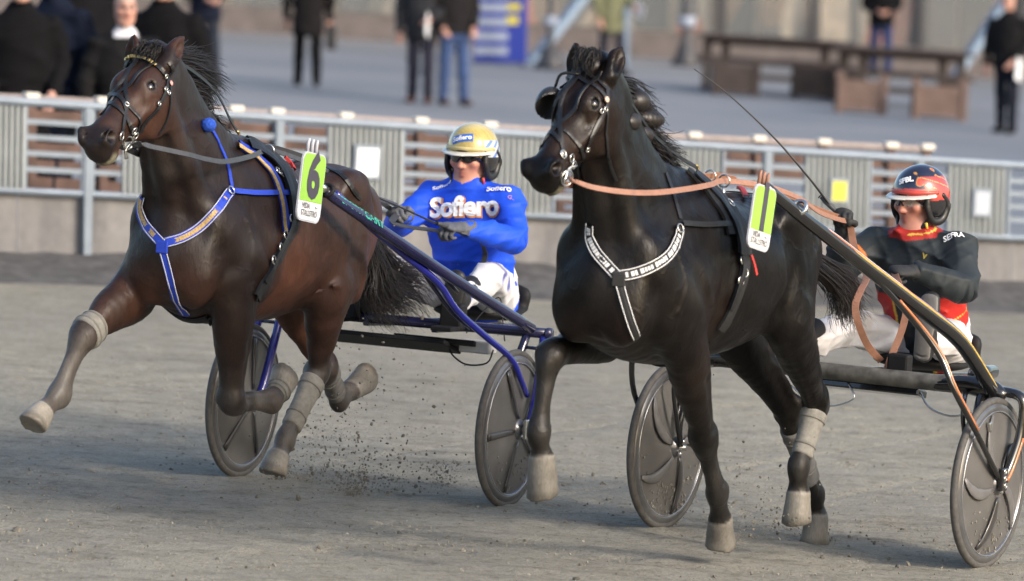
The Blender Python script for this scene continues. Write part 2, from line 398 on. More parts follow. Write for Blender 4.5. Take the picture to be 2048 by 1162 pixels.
# ================================================================== setting: track, apron, wall, fences, building
def sand_material():
    m, nt, b = mat_new('track_sand'); co = coords(nt)
    big = noise(nt, .55, 4, coords(nt, (1.0, .35, 1))); mid = noise(nt, 5, 6, co, .65); fine = noise(nt, 55, 5, co, .7); grit = noise(nt, 150, 3, co, .7)
    c1 = ramp(nt, mid.outputs['Fac'], [(.30, (.262, .246, .205)), (.52, (.318, .301, .256)), (.75, (.350, .333, .288))])
    c2 = ramp(nt, big.outputs['Fac'], [(.30, (.84, .84, .85)), (.62, (1.04, 1.03, 1.0))])
    c3 = ramp(nt, fine.outputs['Fac'], [(.30, (.60, .59, .57)), (.46, (.97, .97, .97)), (.75, (1.12, 1.11, 1.08))])
    c4 = ramp(nt, grit.outputs['Fac'], [(.32, (.42, .41, .39)), (.46, (1, 1, 1)), (.70, (1.12, 1.11, 1.08))])
    mot = noise(nt, 17, 3, co, .6); st = noise(nt, 2.6, 5, coords(nt, (.55, 1.9, 1)), .65)
    c5 = ramp(nt, mot.outputs['Fac'], [(.30, (.70, .69, .67)), (.47, (1, 1, 1)), (.75, (1.05, 1.05, 1.04))]); c6 = ramp(nt, st.outputs['Fac'], [(.30, (.74, .73, .72)), (.46, (1, 1, 1)), (.70, (1.04, 1.04, 1.03))])
    x = mul(nt, c1.outputs[0], c2.outputs[0]); x = mul(nt, x, c5.outputs[0]); x = mul(nt, x, c6.outputs[0]); x = mul(nt, x, c3.outputs[0]); x = mul(nt, x, c4.outputs[0]); nt.links.new(x, b.inputs['Base Color'])
    b.inputs['Roughness'].default_value = .95; b.inputs['Specular IOR Level'].default_value = .15
    ad = N(nt, 'ShaderNodeMath', operation='ADD'); nt.links.new(mid.outputs['Fac'], ad.inputs[0]); nt.links.new(fine.outputs['Fac'], ad.inputs[1])
    bump(nt, b, ad.outputs[0], .6, .03); return m
def asphalt_material():
    m, nt, b = mat_new('apron_asphalt'); co = coords(nt); a = noise(nt, .25, 4, co); c = noise(nt, 12, 5, co)
    r1 = ramp(nt, a.outputs['Fac'], [(.3, (.150, .165, .185)), (.7, (.215, .222, .235))]); r2 = ramp(nt, c.outputs['Fac'], [(.3, (.9, .9, .9)), (.7, (1.06, 1.06, 1.06))])
    nt.links.new(mul(nt, r1.outputs[0], r2.outputs[0]), b.inputs['Base Color']); b.inputs['Roughness'].default_value = .8; return m
M_SAND = sand_material(); M_ASPH = asphalt_material()
FA = on_ground(-1500, 498.5); FB = on_ground(3500, 649.7)          # foot of the track wall
FD = nrm(FB - FA); FN = nrm(np.cross(V(0, 0, 1), FD))         # along the wall, and away from the camera
if FN[1] < 0: FN = -FN
def fence_t(px, off=0.0):
    a, b = -.2, 1.2
    for _ in range(50):
        m = (a + b) / 2
        if proj(FA + (FB - FA) * m + FN * off)[0] < px: a = m
        else: b = m
    return (a + b) / 2

def fpt(px, h, off=0.0):
    p = FA + (FB - FA) * fence_t(px, off) + FN * off; p = p.copy(); p[2] = gz(p[0], p[1]) + h; return p
def lerp(a, b, t): return a + (b - a) * t
def fh(px, l, r): return lerp(l, r, (px - 100) / 1900.0)       # the fence gets lower towards the right

# one sheet of ground to the horizon, the track sheet on top of it, a bank of loose dirt at the wall
def sheet(name, pts, mat, dz):
    v = [(x, y, gz(x, y) + dz) for x, y in pts]; o = mesh_obj(name, v, [tuple(range(len(v)))], mat, None, False); tag(o, kind='structure'); return o
sheet('ground', [(-160, -60), (160, -60), (160, 900), (-160, 900)], M_ASPH, -.004)
ta, tb = FA - FD * 40, FB + FD * 40
def track_sheet():
    """the track near the camera line gets real ruts and clods, so its surface is a fine grid"""
    nx, ny = 260, 420; xs = np.linspace(-3.4, 3.4, nx); ys = np.linspace(19.6, 31.5, ny)
    X, Y = np.meshgrid(xs, ys, indexing='ij'); P = np.stack([X.ravel(), Y.ravel(), np.zeros(X.size)], 1)
    al = P @ V(-.45, -.89, 0); ac = P @ V(.89, -.45, 0)
    h = .006 * pnoise(P, 5, 3) + .005 * pnoise(P, 13, 4) + .004 * pnoise(P, 29, 5) + .003 * pnoise(P, 60, 8)
    rut = np.zeros(len(P))
    for c in (S1.w((0, .66, 0)), S1.w((0, -.66, 0)), S2.w((0, .75, 0)), S2.w((0, -.75, 0))):     # wheel ruts behind the wheels
        d = ac - c @ V(.89, -.45, 0); rut -= .008 * np.exp(-(d / .03) ** 2) * (al < c @ V(-.45, -.89, 0))
    r = np.random.RandomState(2)
    for _ in range(150):                                          # hoof prints and clods
        cx, cy = r.uniform(-3, 3), r.uniform(20.5, 30); a = r.uniform(.04, .1); q = (P[:, 0] - cx) ** 2 + (P[:, 1] - cy) ** 2
        m = q < .2; h[m] += (r.choice([-1, -1, 1]) * r.uniform(.008, .02)) * np.exp(-q[m] / a ** 2)
    ed = np.minimum.reduce([(P[:, 0] + 3.4) / .4, (3.4 - P[:, 0]) / .4, (P[:, 1] - 19.6) / .5, (31.5 - P[:, 1]) / .5]); ed = np.clip(ed, 0, 1)
    P[:, 2] = gz(P[:, 0], P[:, 1]) + (h + rut + .012) * ed - .002 * (ed <= 0)
    i = np.arange(nx * ny).reshape(nx, ny); F = np.stack([i[:-1, :-1], i[1:, :-1], i[1:, 1:], i[:-1, 1:]], -1).reshape(-1, 4)
    o = mesh_obj('track_surface', P, F, M_SAND); tag(o, kind='structure')
sheet('race_track', [(-40, -40), (40, -40), (tb[0], tb[1]), (ta[0], ta[1])], M_SAND, 0.0)
track_sheet()

M_DIRT = simple('bank_dirt', (.075, .072, .072), .95, var=.4, scale=9, bmp=.6)
def dirt_bank():
    pr = [(-.95, -.01), (-.7, .03), (-.45, .08), (-.2, .125), (-.04, .14), (.05, .14)]; n = 520; v = []; f = []
    for i in range(n):
        t = i / (n - 1); b = FA + (FB - FA) * t; r = pnoise(np.array([[t * 120, 0, 0]]), 1.0, 6)[0]; r2 = pnoise(np.array([[t * 120, 5, 0]]), 2.6, 9)[0]
        for o, h in pr:
            p = b + FN * (o * (1 + .12 * r)); v.append((p[0], p[1], gz(p[0], p[1]) + h * (1.05 + .25 * r + .12 * r2)))
    k = len(pr)
    for i in range(n - 1):
        for j in range(k - 1): f.append((i * k + j, (i + 1) * k + j, (i + 1) * k + j + 1, i * k + j + 1))
    tag(mesh_obj('dirt_bank', v, f, M_DIRT), kind='structure')
dirt_bank()

def wall_material():
    m, nt, b = mat_new('stained_concrete'); co = coords(nt); v = noise(nt, 3, 5, coords(nt, (2.2, 2.2, .35))); n = noise(nt, 14, 5, co)
    r = ramp(nt, v.outputs['Fac'], [(.28, (.125, .124, .130)), (.55, (.185, .180, .180)), (.78, (.225, .217, .212))]); r2 = ramp(nt, n.outputs['Fac'], [(.3, (.88, .88, .88)), (.7, (1.08, 1.08, 1.08))])
    nt.links.new(mul(nt, r.outputs[0], r2.outputs[0]), b.inputs['Base Color']); b.inputs['Roughness'].default_value = .9; bump(nt, b, n.outputs['Fac'], .3); return m
def track_wall():
    m = MB(); R = np.array([FD, FN, np.cross(FD, FN)])
    xs = [-1386 + i * 142.0 for i in range(34)]
    for i in range(len(xs) - 1):                                # cast segments with joints between them
        a0, a1 = xs[i], xs[i + 1] - 1.5; p = []
        for px in (a0, a1):
            for off in (0.0, .22):
                for h in (-.1, fh(px, .505, .435)): p.append(fpt(px, h, off))
        m.add(p, [(0, 1, 5, 4), (2, 6, 7, 3), (1, 3, 7, 5), (0, 4, 6, 2), (0, 2, 3, 1), (4, 5, 7, 6)])
    o = m.build('concrete_wall', wall_material()); tag(o, 'low stained concrete wall along the far edge of the track, under the metal fence', 'wall')
track_wall()

M_GALV = simple('galvanised_steel', (.175, .215, .265), .5, .2, .12, 6)
M_SHEET = simple('profiled_sheet', (.25, .275, .285), .55, .15, .12, 5)
def metal_fence():
    root = empty('metal_fence', 'galvanised metal fence of rails and ribbed sheet panels standing along the concrete wall', 'fence', mat=Matrix.Translation(Vector(FA)))
    inv = root.matrix_world.inverted()
    def put(m, name, mat):
        o = m.build(name, mat); o.parent = root; o.matrix_parent_inverse = inv; return o
    N_ = [-1450 + i * 60 for i in range(82)]
    m = MB(); m.tube([fpt(x, fh(x, 1.115, .975), -.05) for x in N_], .031, 10); put(m, 'top_rail', M_GALV)
    m = MB(); m.tube([fpt(x, fh(x, .535, .462), -.05) for x in N_], .022, 8); put(m, 'bottom_rail', M_GALV)
    for x in (-1355, -975, -595, -215, 172, 553, 905, 1215, 1528, 1832, 2140, 2450, 2760, 3070, 3380):
        m = MB(); m.beam(fpt(x, .02, -.05), fpt(x, fh(x, 1.10, .96), -.05), .06, .06, up=FN, bev=.006); put(m, 'post', M_GALV)
    sheets = [(-170, 44), (245, 425), (655, 797), (985, 1098), (1345, 1437), (1608, 1730), (1893, 2006), (2180, 2290), (-1310, -1110), (-930, -720), (-550, -330), (2500, 2610), (2800, 2910), (3110, 3220)]
    gaps = [(47, 162), (182, 243), (428, 546), (560, 652), (800, 896), (912, 982), (1102, 1206), (1222, 1342), (1440, 1521), (1535, 1605), (1734, 1826), (1838, 1890), (2010, 2132), (-1105, -985), (-715, -605), (-325, -225), (2300, 2440), (2620, 2750), (2920, 3060), (3230, 3370)]
    for a, b in sheets:
        m = MB(); x = a; k = 0
        while x < b:
            o = -.012 if k % 2 else -.06
            lo, hi = fpt(x, fh(x, .55, .475), o), fpt(x, fh(x, 1.085, .95), o); m.beam(lo, hi, .020, .014 if k % 2 else .03, up=FN); x += (4.6 if k % 2 else 7.2); k += 1
        put(m, 'sheet_panel', M_SHEET)
    for a, b in gaps:
        m = MB()
        for q in (.215, .39, .57, .75):
            m.beam(fpt(a, fh(a, lerp(1.115, .535, q), lerp(.975, .462, q)), -.05), fpt(b, fh(b, lerp(1.115, .535, q), lerp(.975, .462, q)), -.05), .02, .034)
        for x in (a, b): m.beam(fpt(x, fh(x, .55, .475), -.05), fpt(x, fh(x, 1.085, .95), -.05), .02, .03, up=FN)
        put(m, 'rail_panel', M_GALV)
metal_fence()
def notice(px0, px1, t, b, name, label, face, frame_mat, lettering=None):
    """a board fixed to the front of the fence"""
    root = empty(name, label, 'notice board', mat=Matrix.Translation(Vector(fpt((px0 + px1) / 2, .8, -.1)))); inv = root.matrix_world.inverted()
    R = np.array([FD, FN, np.cross(FD, FN)]); sc = FPX / proj(fpt(px0, .8, -.1))[2]; c = fpt((px0 + px1) / 2, (t + b) / 2, -.085); hw = (px1 - px0) / 2 / sc
    m = MB(); m.box(c, (hw, .012, (t - b) / 2), R, bev=.004); o = m.build('backing', frame_mat); o.parent = root; o.matrix_parent_inverse = inv
    m = MB(); m.box(c - FN * .014, (hw - .022, .003, (t - b) / 2 - .022), R); o = m.build('sheet', face); o.parent = root; o.matrix_parent_inverse = inv
    if lettering:
        m = MB()
        for i in range(5): m.box(c - FN * .018 + V(0, 0, (i - 2) * .028), ((hw - .04) * (1, .8, .95, .6, .9)[i], .001, .006), R)
        o = m.build('print', lettering); o.parent = root; o.matrix_parent_inverse = inv
M_PAPER = simple('white_sheet', (.72, .74, .78), .5, var=.04); M_YEL = simple('yellow_sheet', (.62, .56, .06), .5, var=.08); M_GREYS = simple('grey_sheet', (.40, .44, .50), .5, var=.05); M_OLIVE = simple('faded_print', (.42, .38, .05), .6)
notice(700, 759, .93, .70, 'notice_board', 'white notice sheet on the ribbed fence panel behind the bay horse numbered 6', M_PAPER, M_GALV)
notice(1650, 1694, .835, .655, 'notice_board', 'yellow notice on the ribbed fence panel beside the raised whip', M_YEL, M_GALV, M_OLIVE)
notice(1936, 1980, .80, .60, 'notice_board', 'pale grey blank notice on the fence behind the red helmeted driver', M_GREYS, M_GALV)

M_PLANK = simple('old_planks', (.105, .062, .048), .8, var=.45, scale=5); M_WRAIL = simple('weathered_rail', (.30, .255, .24), .8, var=.15); M_CAP = simple('pale_cap', (.66, .62, .54), .6, var=.06)
def plank_fence():
    OFF = 1.35
    root = empty('plank_fence', 'brown wooden plank fence with pale post caps standing just behind the metal fence', 'fence', mat=Matrix.Translation(Vector(fpt(300, 0, OFF)))); inv = root.matrix_world.inverted()
    def put(m, name, mat): o = m.build(name, mat); o.parent = root; o.matrix_parent_inverse = inv
    def topy(px): return np.interp(px, [-1500, -250, 100, 1000, 1855], [116, 181, 199, 256, 299])
    def pt(px, y, off=OFF):
        b = fpt(px, 0, off); d = proj(b)[2]; return at_depth(px, y, d)
    xs = np.linspace(-1400, 1852, 90); m = MB()
    m.tube([pt(x, topy(x)) for x in xs], .028, 6); put(m, 'top_rail', M_WRAIL)
    r = random.Random(4)
    for k, (dy, hh) in enumerate([(32, 10), (66, 13), (100, 13), (134, 12), (168, 12)]):
        x = -1400
        while x < 1850:
            L = r.uniform(90, 240); x1 = min(x + L, 1852)
            if r.random() < .85: m = MB(); m.beam(pt(x, topy(x) + dy, OFF + .03), pt(x1, topy(x1) + dy, OFF + .03), .02, hh * 2 / 290, bev=.003); put(m, 'plank', M_PLANK)
            x = x1 + r.uniform(1, 14)
    for x in (-1380, -1200, -1020, -840, -660, -480, -300, -120, 62, 205, 345, 470, 552, 690, 840, 978, 1118, 1250, 1386, 1515, 1645, 1780, 1852):
        b = fpt(x, -.05, OFF); t = pt(x, topy(x) - 2); m = MB(); m.beam(b, t, .06, .06, up=FN); put(m, 'post', M_PLANK)
        m = MB(); m.box(t + V(0, 0, .012), (.05, .05, .022), np.array([FD, FN, np.cross(FD, FN)]), bev=.008); put(m, 'post_cap', M_CAP)
plank_fence()

# ------------------------------------------------------------------ the building at the back of the apron
M_DARKF = simple('dark_window_frame', (.045, .045, .05), .5); M_CREAM = simple('cream_render', (.30, .25, .20), .8, var=.1, scale=3); M_PLINTH = simple('plinth_brick', (.13, .11, .105), .85, var=.2, scale=4)
def goods_material():
    m, nt, b = mat_new('shop_interior'); v = N(nt, 'ShaderNodeTexVoronoi'); v.inputs['Scale'].default_value = 1.5; co = coords(nt, (1, 1, .55)); nt.links.new(co, v.inputs['Vector'])
    r = ramp(nt, v.outputs['Color'], [(.0, (.36, .10, .035)), (.20, (.18, .11, .06)), (.36, (.03, .028, .028)), (.58, (.30, .24, .17)), (.70, (.035, .03, .03)), (.88, (.44, .45, .44))]); r.color_ramp.interpolation = 'CONSTANT'
    n = noise(nt, 5, 4, co); r2 = ramp(nt, n.outputs['Fac'], [(.3, (.7, .7, .7)), (.7, (1.2, 1.2, 1.2))]); nt.links.new(mul(nt, r.outputs[0], r2.outputs[0]), b.inputs['Base Color']); b.inputs['Roughness'].default_value = .7; return m
M_GOODS = goods_material()
def glass_material():
    m, nt, b = mat_new('shop_glass'); b.inputs['Base Color'].default_value = (.9, .95, .95, 1); b.inputs['Roughness'].default_value = .03; b.inputs['Transmission Weight'].default_value = .0; b.inputs['Alpha'].default_value = .07; b.inputs['Specular IOR Level'].default_value = .2; return m
M_GLASS = glass_material()
def building():
    D = 91.0; a = at_depth(-1600, 300, D); b = at_depth(3700, 300, D); u = nrm(V(b[0] - a[0], b[1] - a[1], 0)); nn = V(-u[1], u[0], 0); W = np.linalg.norm((b - a)[:2]); sl = -KG * u[0]
    root = empty('pavilion_building', 'long low pavilion with large shop windows across the back of the apron', 'building', mat=Matrix.Translation(Vector((a[0], a[1], gz(a[0], 0))))); inv = root.matrix_world.inverted()
    def P(s, h, o=0.0): p = V(a[0], a[1], 0) + u * s + nn * o; p[2] = gz(p[0], 0) + h; return p
    def put(m, name, mat): o = m.build(name, mat); o.parent = root; o.matrix_parent_inverse = inv; return o
    def slab(s0, s1, h0, h1, o0, o1):
        m = MB(); p = [P(s, h, o) for s in (s0, s1) for o in (o0, o1) for h in (h0, h1)]
        return m.add(p, [(0, 1, 5, 4), (2, 6, 7, 3), (1, 3, 7, 5), (0, 4, 6, 2), (0, 2, 3, 1), (4, 5, 7, 6)])
    put(slab(0, W, -.3, .42, 0, .3), 'plinth', M_PLINTH); put(slab(0, W, 3.1, 4.6, 0, .3), 'wall', M_CREAM); put(slab(0, W, -.3, 3.1, 2.2, 2.4), 'back_wall', M_CREAM)
    put(slab(-.3, W + .3, 4.6, 4.8, -.8, 4.5), 'roof', M_DARKF)
    r = random.Random(11); s = 0.0
    while s < W - .5:
        wdt = r.uniform(1.5, 2.3); e = min(s + wdt, W)
        put(slab(s, s + .12, .42, 3.1, .0, .2), 'mullion', r.choice([M_DARKF, M_CREAM]))
        w_ = put(slab(s + .13, e - .01, .43, 3.09, .10, .115), 'window', M_GLASS)
        m = MB(); q = s + .2
        while q < e - .25:                                    # goods and furniture standing behind the glass
            ww = r.uniform(.2, .7); hh = r.uniform(.7, 2.4); p0 = P(q + ww / 2, .42 + hh / 2, r.uniform(.6, 1.6)); m.box(p0, (ww / 2, .15, hh / 2), np.array([u, nn, V(0, 0, 1)])); q += ww + r.uniform(.02, .2)
        put(m, 'display', M_GOODS)
        s = e
building()
M_BLUE = simple('blue_panel', (.012, .03, .26), .5, var=.1); M_BLUEL = simple('pale_stripe', (.30, .34, .42), .6); M_YELM = simple('yellow_mark', (.58, .50, .05), .6)
def blue_board():
    D = 83.0; c = at_depth(1000, 110, D); x0 = at_depth(938, 100, D); x1 = at_depth(1044, 100, D); gzv = gz(c[0], 0)
    root = empty('kiosk_board', 'blue striped board with yellow marks standing on the apron behind the two men', 'board', mat=Matrix.Translation(Vector((c[0], c[1], gzv)))); R = np.eye(3); hw = (x1[0] - x0[0]) / 2
    m = MB(); m.box((0, 0, .95), (hw, .06, .93), R, bev=.01); m.build('panel', M_BLUE, root)
    for i in range(8): m = MB(); m.box((-.13, -.064, .20 + i * .215), (hw - .15, .004, .062), R); m.build('stripe', M_BLUEL, root)
    [MB().box(c_, h_, R).build('mark', M_YELM, root) for c_, h_ in (((.2, -.07, .86), (.10, .004, .05)), ((.18, -.07, .66), (.085, .004, .06)), ((.22, -.07, 1.15), (.09, .004, .035)))]
    for s_ in (-1, 1): m = MB(); m.box((s_ * (hw - .06), 0, -.02), (.04, .18, .05), R); m.build('foot', M_DARKF, root)
blue_board()
M_STRUT = simple('pale_blue_steel', (.20, .27, .36), .5, .3)
def strut(p, q, d, label):
    a = at_depth(*p, d); b = at_depth(*q, d + .6); e = b + (b - a) * .9; g = V(a[0], a[1], gz(a[0], a[1]))
    root = empty('awning_frame', label, 'awning frame', mat=Matrix.Translation(Vector(g))); inv = root.matrix_world.inverted()
    m = MB(); m.beam(g, e, .17, .12, bev=.01); o = m.build('brace', M_STRUT); o.parent = root; o.matrix_parent_inverse = inv
    m = MB(); m.beam(V(e[0], e[1], gz(e[0], e[1])), e + V(0, 0, .2), .1, .1, up=(0, 1, 0)); o = m.build('post', M_STRUT); o.parent = root; o.matrix_parent_inverse = inv
    m = MB(); m.box(g + V(0, 0, .02), (.16, .12, .03), bev=.005); o = m.build('foot_plate', M_STRUT); o.parent = root; o.matrix_parent_inverse = inv
strut((1062, 118), (1165, -10), 84.0, 'pale blue sloping steel awning frame beside the blue board')
strut((1903, 118), (2002, -8), 87.0, 'pale blue sloping steel awning frame behind the right end of the picnic tables')
def lamp_post(px, py, label, r=.085):
    g = on_ground(px, py); root = empty('post', label, 'post', mat=Matrix.Translation(Vector(g)))
    v, f = lathe((0, 0, 0), (0, 0, 1), [(0, 0), (.24, 0), (.24, .06), (.17, .16), (.14, .3), (r, .36), (r, 2.6), (r * .8, 2.65), (r * .8, 3.4), (0, 3.4)], 16); m = MB(); m.add(v, f); m.build('shaft', M_DARKF, root, True)
    m = MB(); m.add(*lathe((0, 0, .62), (0, 0, 1), [(r, 0), (r + .05, .0), (r + .05, .16), (r, .16)], 16)); m.build('collar', M_BLUEL, root, True)
lamp_post(1372, 132, 'dark round post with a flared base between the olive coat and the picnic tables')
lamp_post(1100, 138, 'thin dark post between the blue board and the person in olive', .05)

# ------------------------------------------------------------------ picnic tables and crates
M_TAB = simple('table_wood', (.038, .027, .024), .75, var=.3, scale=5); M_CRATE = simple('crate_wood', (.135, .090, .075), .8, var=.2, scale=6)
def picnic_table(px, py, length, label, ang=-2.0):
    g = on_ground(px, py); root = empty('picnic_table', label, 'table', 'picnic tables on the apron', Matrix.Translation(Vector(g)) @ Matrix.Rotation(math.atan(KG), 4, 'Y') @ Matrix.Rotation(math.radians(ang), 4, 'Z')); R = np.eye(3)
    m = MB()
    for i in range(5): m.box((0, (i - 2) * .15, .77), (length / 2, .068, .022), R, bev=.004)
    m.build('tabletop', M_TAB, root)
    for s_ in (-1, 1):
        m = MB()
        for i in range(2): m.box((0, s_ * (.62 + i * .14), .44), (length / 2, .06, .02), R, bev=.004)
        m.build('bench_seat', M_TAB, root)
    for x in (-length / 2 + .28, length / 2 - .28):
        for s_ in (-1, 1): m = MB(); m.box((x + s_ * .13, s_ * .02, .37), (.055, .05, .37), R, bev=.006); m.build('leg', M_TAB, root)
        m = MB(); m.box((x, 0, .045), (.05, .74, .045), R, bev=.006); m.build('foot_beam', M_TAB, root)
        for s_ in (-1, 1): m = MB(); m.box((x, s_ * .69, .25), (.06, .10, .16), R, bev=.006); m.build('bench_support', M_TAB, root)
    m = MB(); m.box((0, 0, .70), (length / 2 - .1, .04, .045), R); m.build('apron_rail', M_TAB, root)
    m = MB(); m.box((0, 0, .22), (length / 2 - .25, .03, .04), R); m.build('stretcher', M_TAB, root)
picnic_table(1545, 188, 2.2, 'dark wooden picnic table at the left of the two, behind the whip')
picnic_table(1800, 214, 1.9, 'dark wooden picnic table at the right of the two, behind the pale crates')
def crate(px, py, label, wd=.62, mat=None):
    mat = mat or M_CRATE
    g = on_ground(px, py); root = empty('planter_crate', label, 'crate', 'wooden crates in front of the tables', Matrix.Translation(Vector(g)) @ Matrix.Rotation(math.atan(KG), 4, 'Y')); R = np.eye(3)
    for y in (-.22, .22):
        m = MB()
        for i in range(3): m.box((0, y, .1 + i * .13), (wd / 2, .014, .06), R, bev=.003)
        m.build('side', mat, root)
    for x in (-wd / 2 + .02, wd / 2 - .02):
        m = MB()
        for i in range(3): m.box((x, 0, .1 + i * .13), (.014, .2, .06), R, bev=.003)
        m.build('end', mat, root)
        for y in (-.2, .2): m = MB(); m.box((x, y * 1.18, .25), (.04, .025, .27), R, bev=.004); m.build('corner_post', mat, root)
    m = MB(); m.box((0, 0, .06), (wd / 2 - .04, .19, .02), R); m.build('bottom', mat, root)
crate(1720, 226, 'pale wooden crate in front of the gap between the picnic tables')
crate(1876, 238, 'brown wooden crate in front of the right picnic table', .66)
crate(1470, 190, 'dark wooden crate under the left end of the left picnic table', .60, M_TAB)
crate(1625, 198, 'dark wooden crate under the right end of the left picnic table', .56, M_TAB)
# ================================================================== horses
def coat_material(name, rough, spec=.3):
    m, nt, b = mat_new(name); a = N(nt, 'ShaderNodeVertexColor', layer_name='Col'); co = coords(nt)
    n = noise(nt, 9, 5, co); f = noise(nt, 130, 3, coords(nt, (1, 1, .35)), .6); d = noise(nt, 60, 4, co, .7)
    r = ramp(nt, n.outputs['Fac'], [(.3, (.82, .82, .82)), (.7, (1.18, 1.18, 1.18))]); x = mul(nt, a.outputs['Color'], r.outputs[0])
    r2 = ramp(nt, f.outputs['Fac'], [(.3, (.84, .84, .84)), (.7, (1.14, 1.14, 1.14))]); x = mul(nt, x, r2.outputs[0]); nt.links.new(x, b.inputs['Base Color'])
    rr = ramp(nt, n.outputs['Fac'], [(.3, (rough - .12,) * 3), (.7, (rough + .12,) * 3)]); nt.links.new(rr.outputs[0], b.inputs['Roughness'])
    b.inputs['Sheen Weight'].default_value = .0; b.inputs['Specular IOR Level'].default_value = spec
    big = noise(nt, 3.2, 4, co, .6); r3 = ramp(nt, big.outputs['Fac'], [(.30, (.62, .60, .60)), (.50, (1, 1, 1)), (.72, (1.45, 1.38, 1.32))]); x2 = mul(nt, x, r3.outputs[0]); nt.links.new(x2, b.inputs['Base Color'])
    vn = noise(nt, 6.5, 2, co, .45); sb = N(nt, 'ShaderNodeMath', operation='SUBTRACT'); nt.links.new(vn.outputs['Fac'], sb.inputs[0]); sb.inputs[1].default_value = .5
    ab = N(nt, 'ShaderNodeMath', operation='ABSOLUTE'); nt.links.new(sb.outputs[0], ab.inputs[0]); vr = ramp(nt, ab.outputs[0], [(.0, (1, 1, 1)), (.035, (0, 0, 0))])          # raised veins
    ms = noise(nt, 14, 3, coords(nt, (1, 1, .55)), .5)
    b1 = N(nt, 'ShaderNodeBump'); b1.inputs['Strength'].default_value = .36; b1.inputs['Distance'].default_value = .012; nt.links.new(ms.outputs['Fac'], b1.inputs['Height'])
    b2 = N(nt, 'ShaderNodeBump'); b2.inputs['Strength'].default_value = .13; b2.inputs['Distance'].default_value = .006; nt.links.new(vr.outputs[0], b2.inputs['Height']); nt.links.new(b1.outputs['Normal'], b2.inputs['Normal'])
    b3 = bump(nt, b, f.outputs['Fac'], .25, .004); nt.links.new(b2.outputs['Normal'], b3.inputs['Normal']); return m
M_COAT_B = coat_material('bay_coat', .48); M_COAT_K = coat_material('black_coat', .40, .2)
M_HAIR = simple('dark_horsehair', (.014, .011, .010), .45, var=.3, scale=30); M_EYE = simple('wet_eye', (.006, .004, .003), .05, coat=1.0)
M_BOOT = simple('dusty_boot', (.20, .192, .172), .85, var=.2, scale=40, bmp=.2); M_BOOTS = simple('dusty_strap', (.15, .145, .13), .85, var=.2, scale=40); M_BOOTD = simple('grey_boot', (.12, .116, .11), .85, var=.25, scale=30, bmp=.2)

def strands(name, guides, n, r0, mat, parent, spread=.03, seed=1, sub=4, curl=.01, sides=3):
    """locks of hair: many thin tapered tubes following the guide curves (each guide: list of points)"""
    rs = np.random.RandomState(seed); v = []; f = []; G = [catmull(np.asarray(g, float), sub) for g in guides]; K = min(len(g) for g in G); G = np.array([g[np.linspace(0, len(g) - 1, K).astype(int)] for g in G])
    for _ in range(n):
        t = rs.uniform(0, len(G) - 1); i = min(int(t), len(G) - 2) if len(G) > 1 else 0; q = G[i] if len(G) == 1 else G[i] * (1 - (t - i)) + G[i + 1] * (t - i)
        L = rs.uniform(.55, 1.0); k = np.linspace(0, L * (K - 1), K); j = np.minimum(k.astype(int), K - 2); q = q[j] + (q[j + 1] - q[j]) * (k - j)[:, None]
        s_ = np.linspace(0, 1, K)[:, None]; q = q + rs.normal(size=3) * spread * (.25 + s_ ** 1.2) + curl * np.stack([np.sin(s_[:, 0] * rs.uniform(3, 9) + rs.uniform(0, 6)) for _ in range(3)], 1) * s_
        rad = r0 * rs.uniform(.6, 1.3) * (1 - s_[:, 0] ** 2 * .85); a, b = tube(q, rad, sides, cap=False); o = len(v); v.extend(a); f.extend([tuple(x + o for x in y) for y in b])
    return mesh_obj(name, np.array(v), np.array(f), mat, parent)

def leg_chain(J, R, sub=4):
    return [(*J[i], R[i][0], R[i][1]) for i in range(len(J))]
def along(a, b, t): return np.asarray(a) * (1 - t) + np.asarray(b) * t

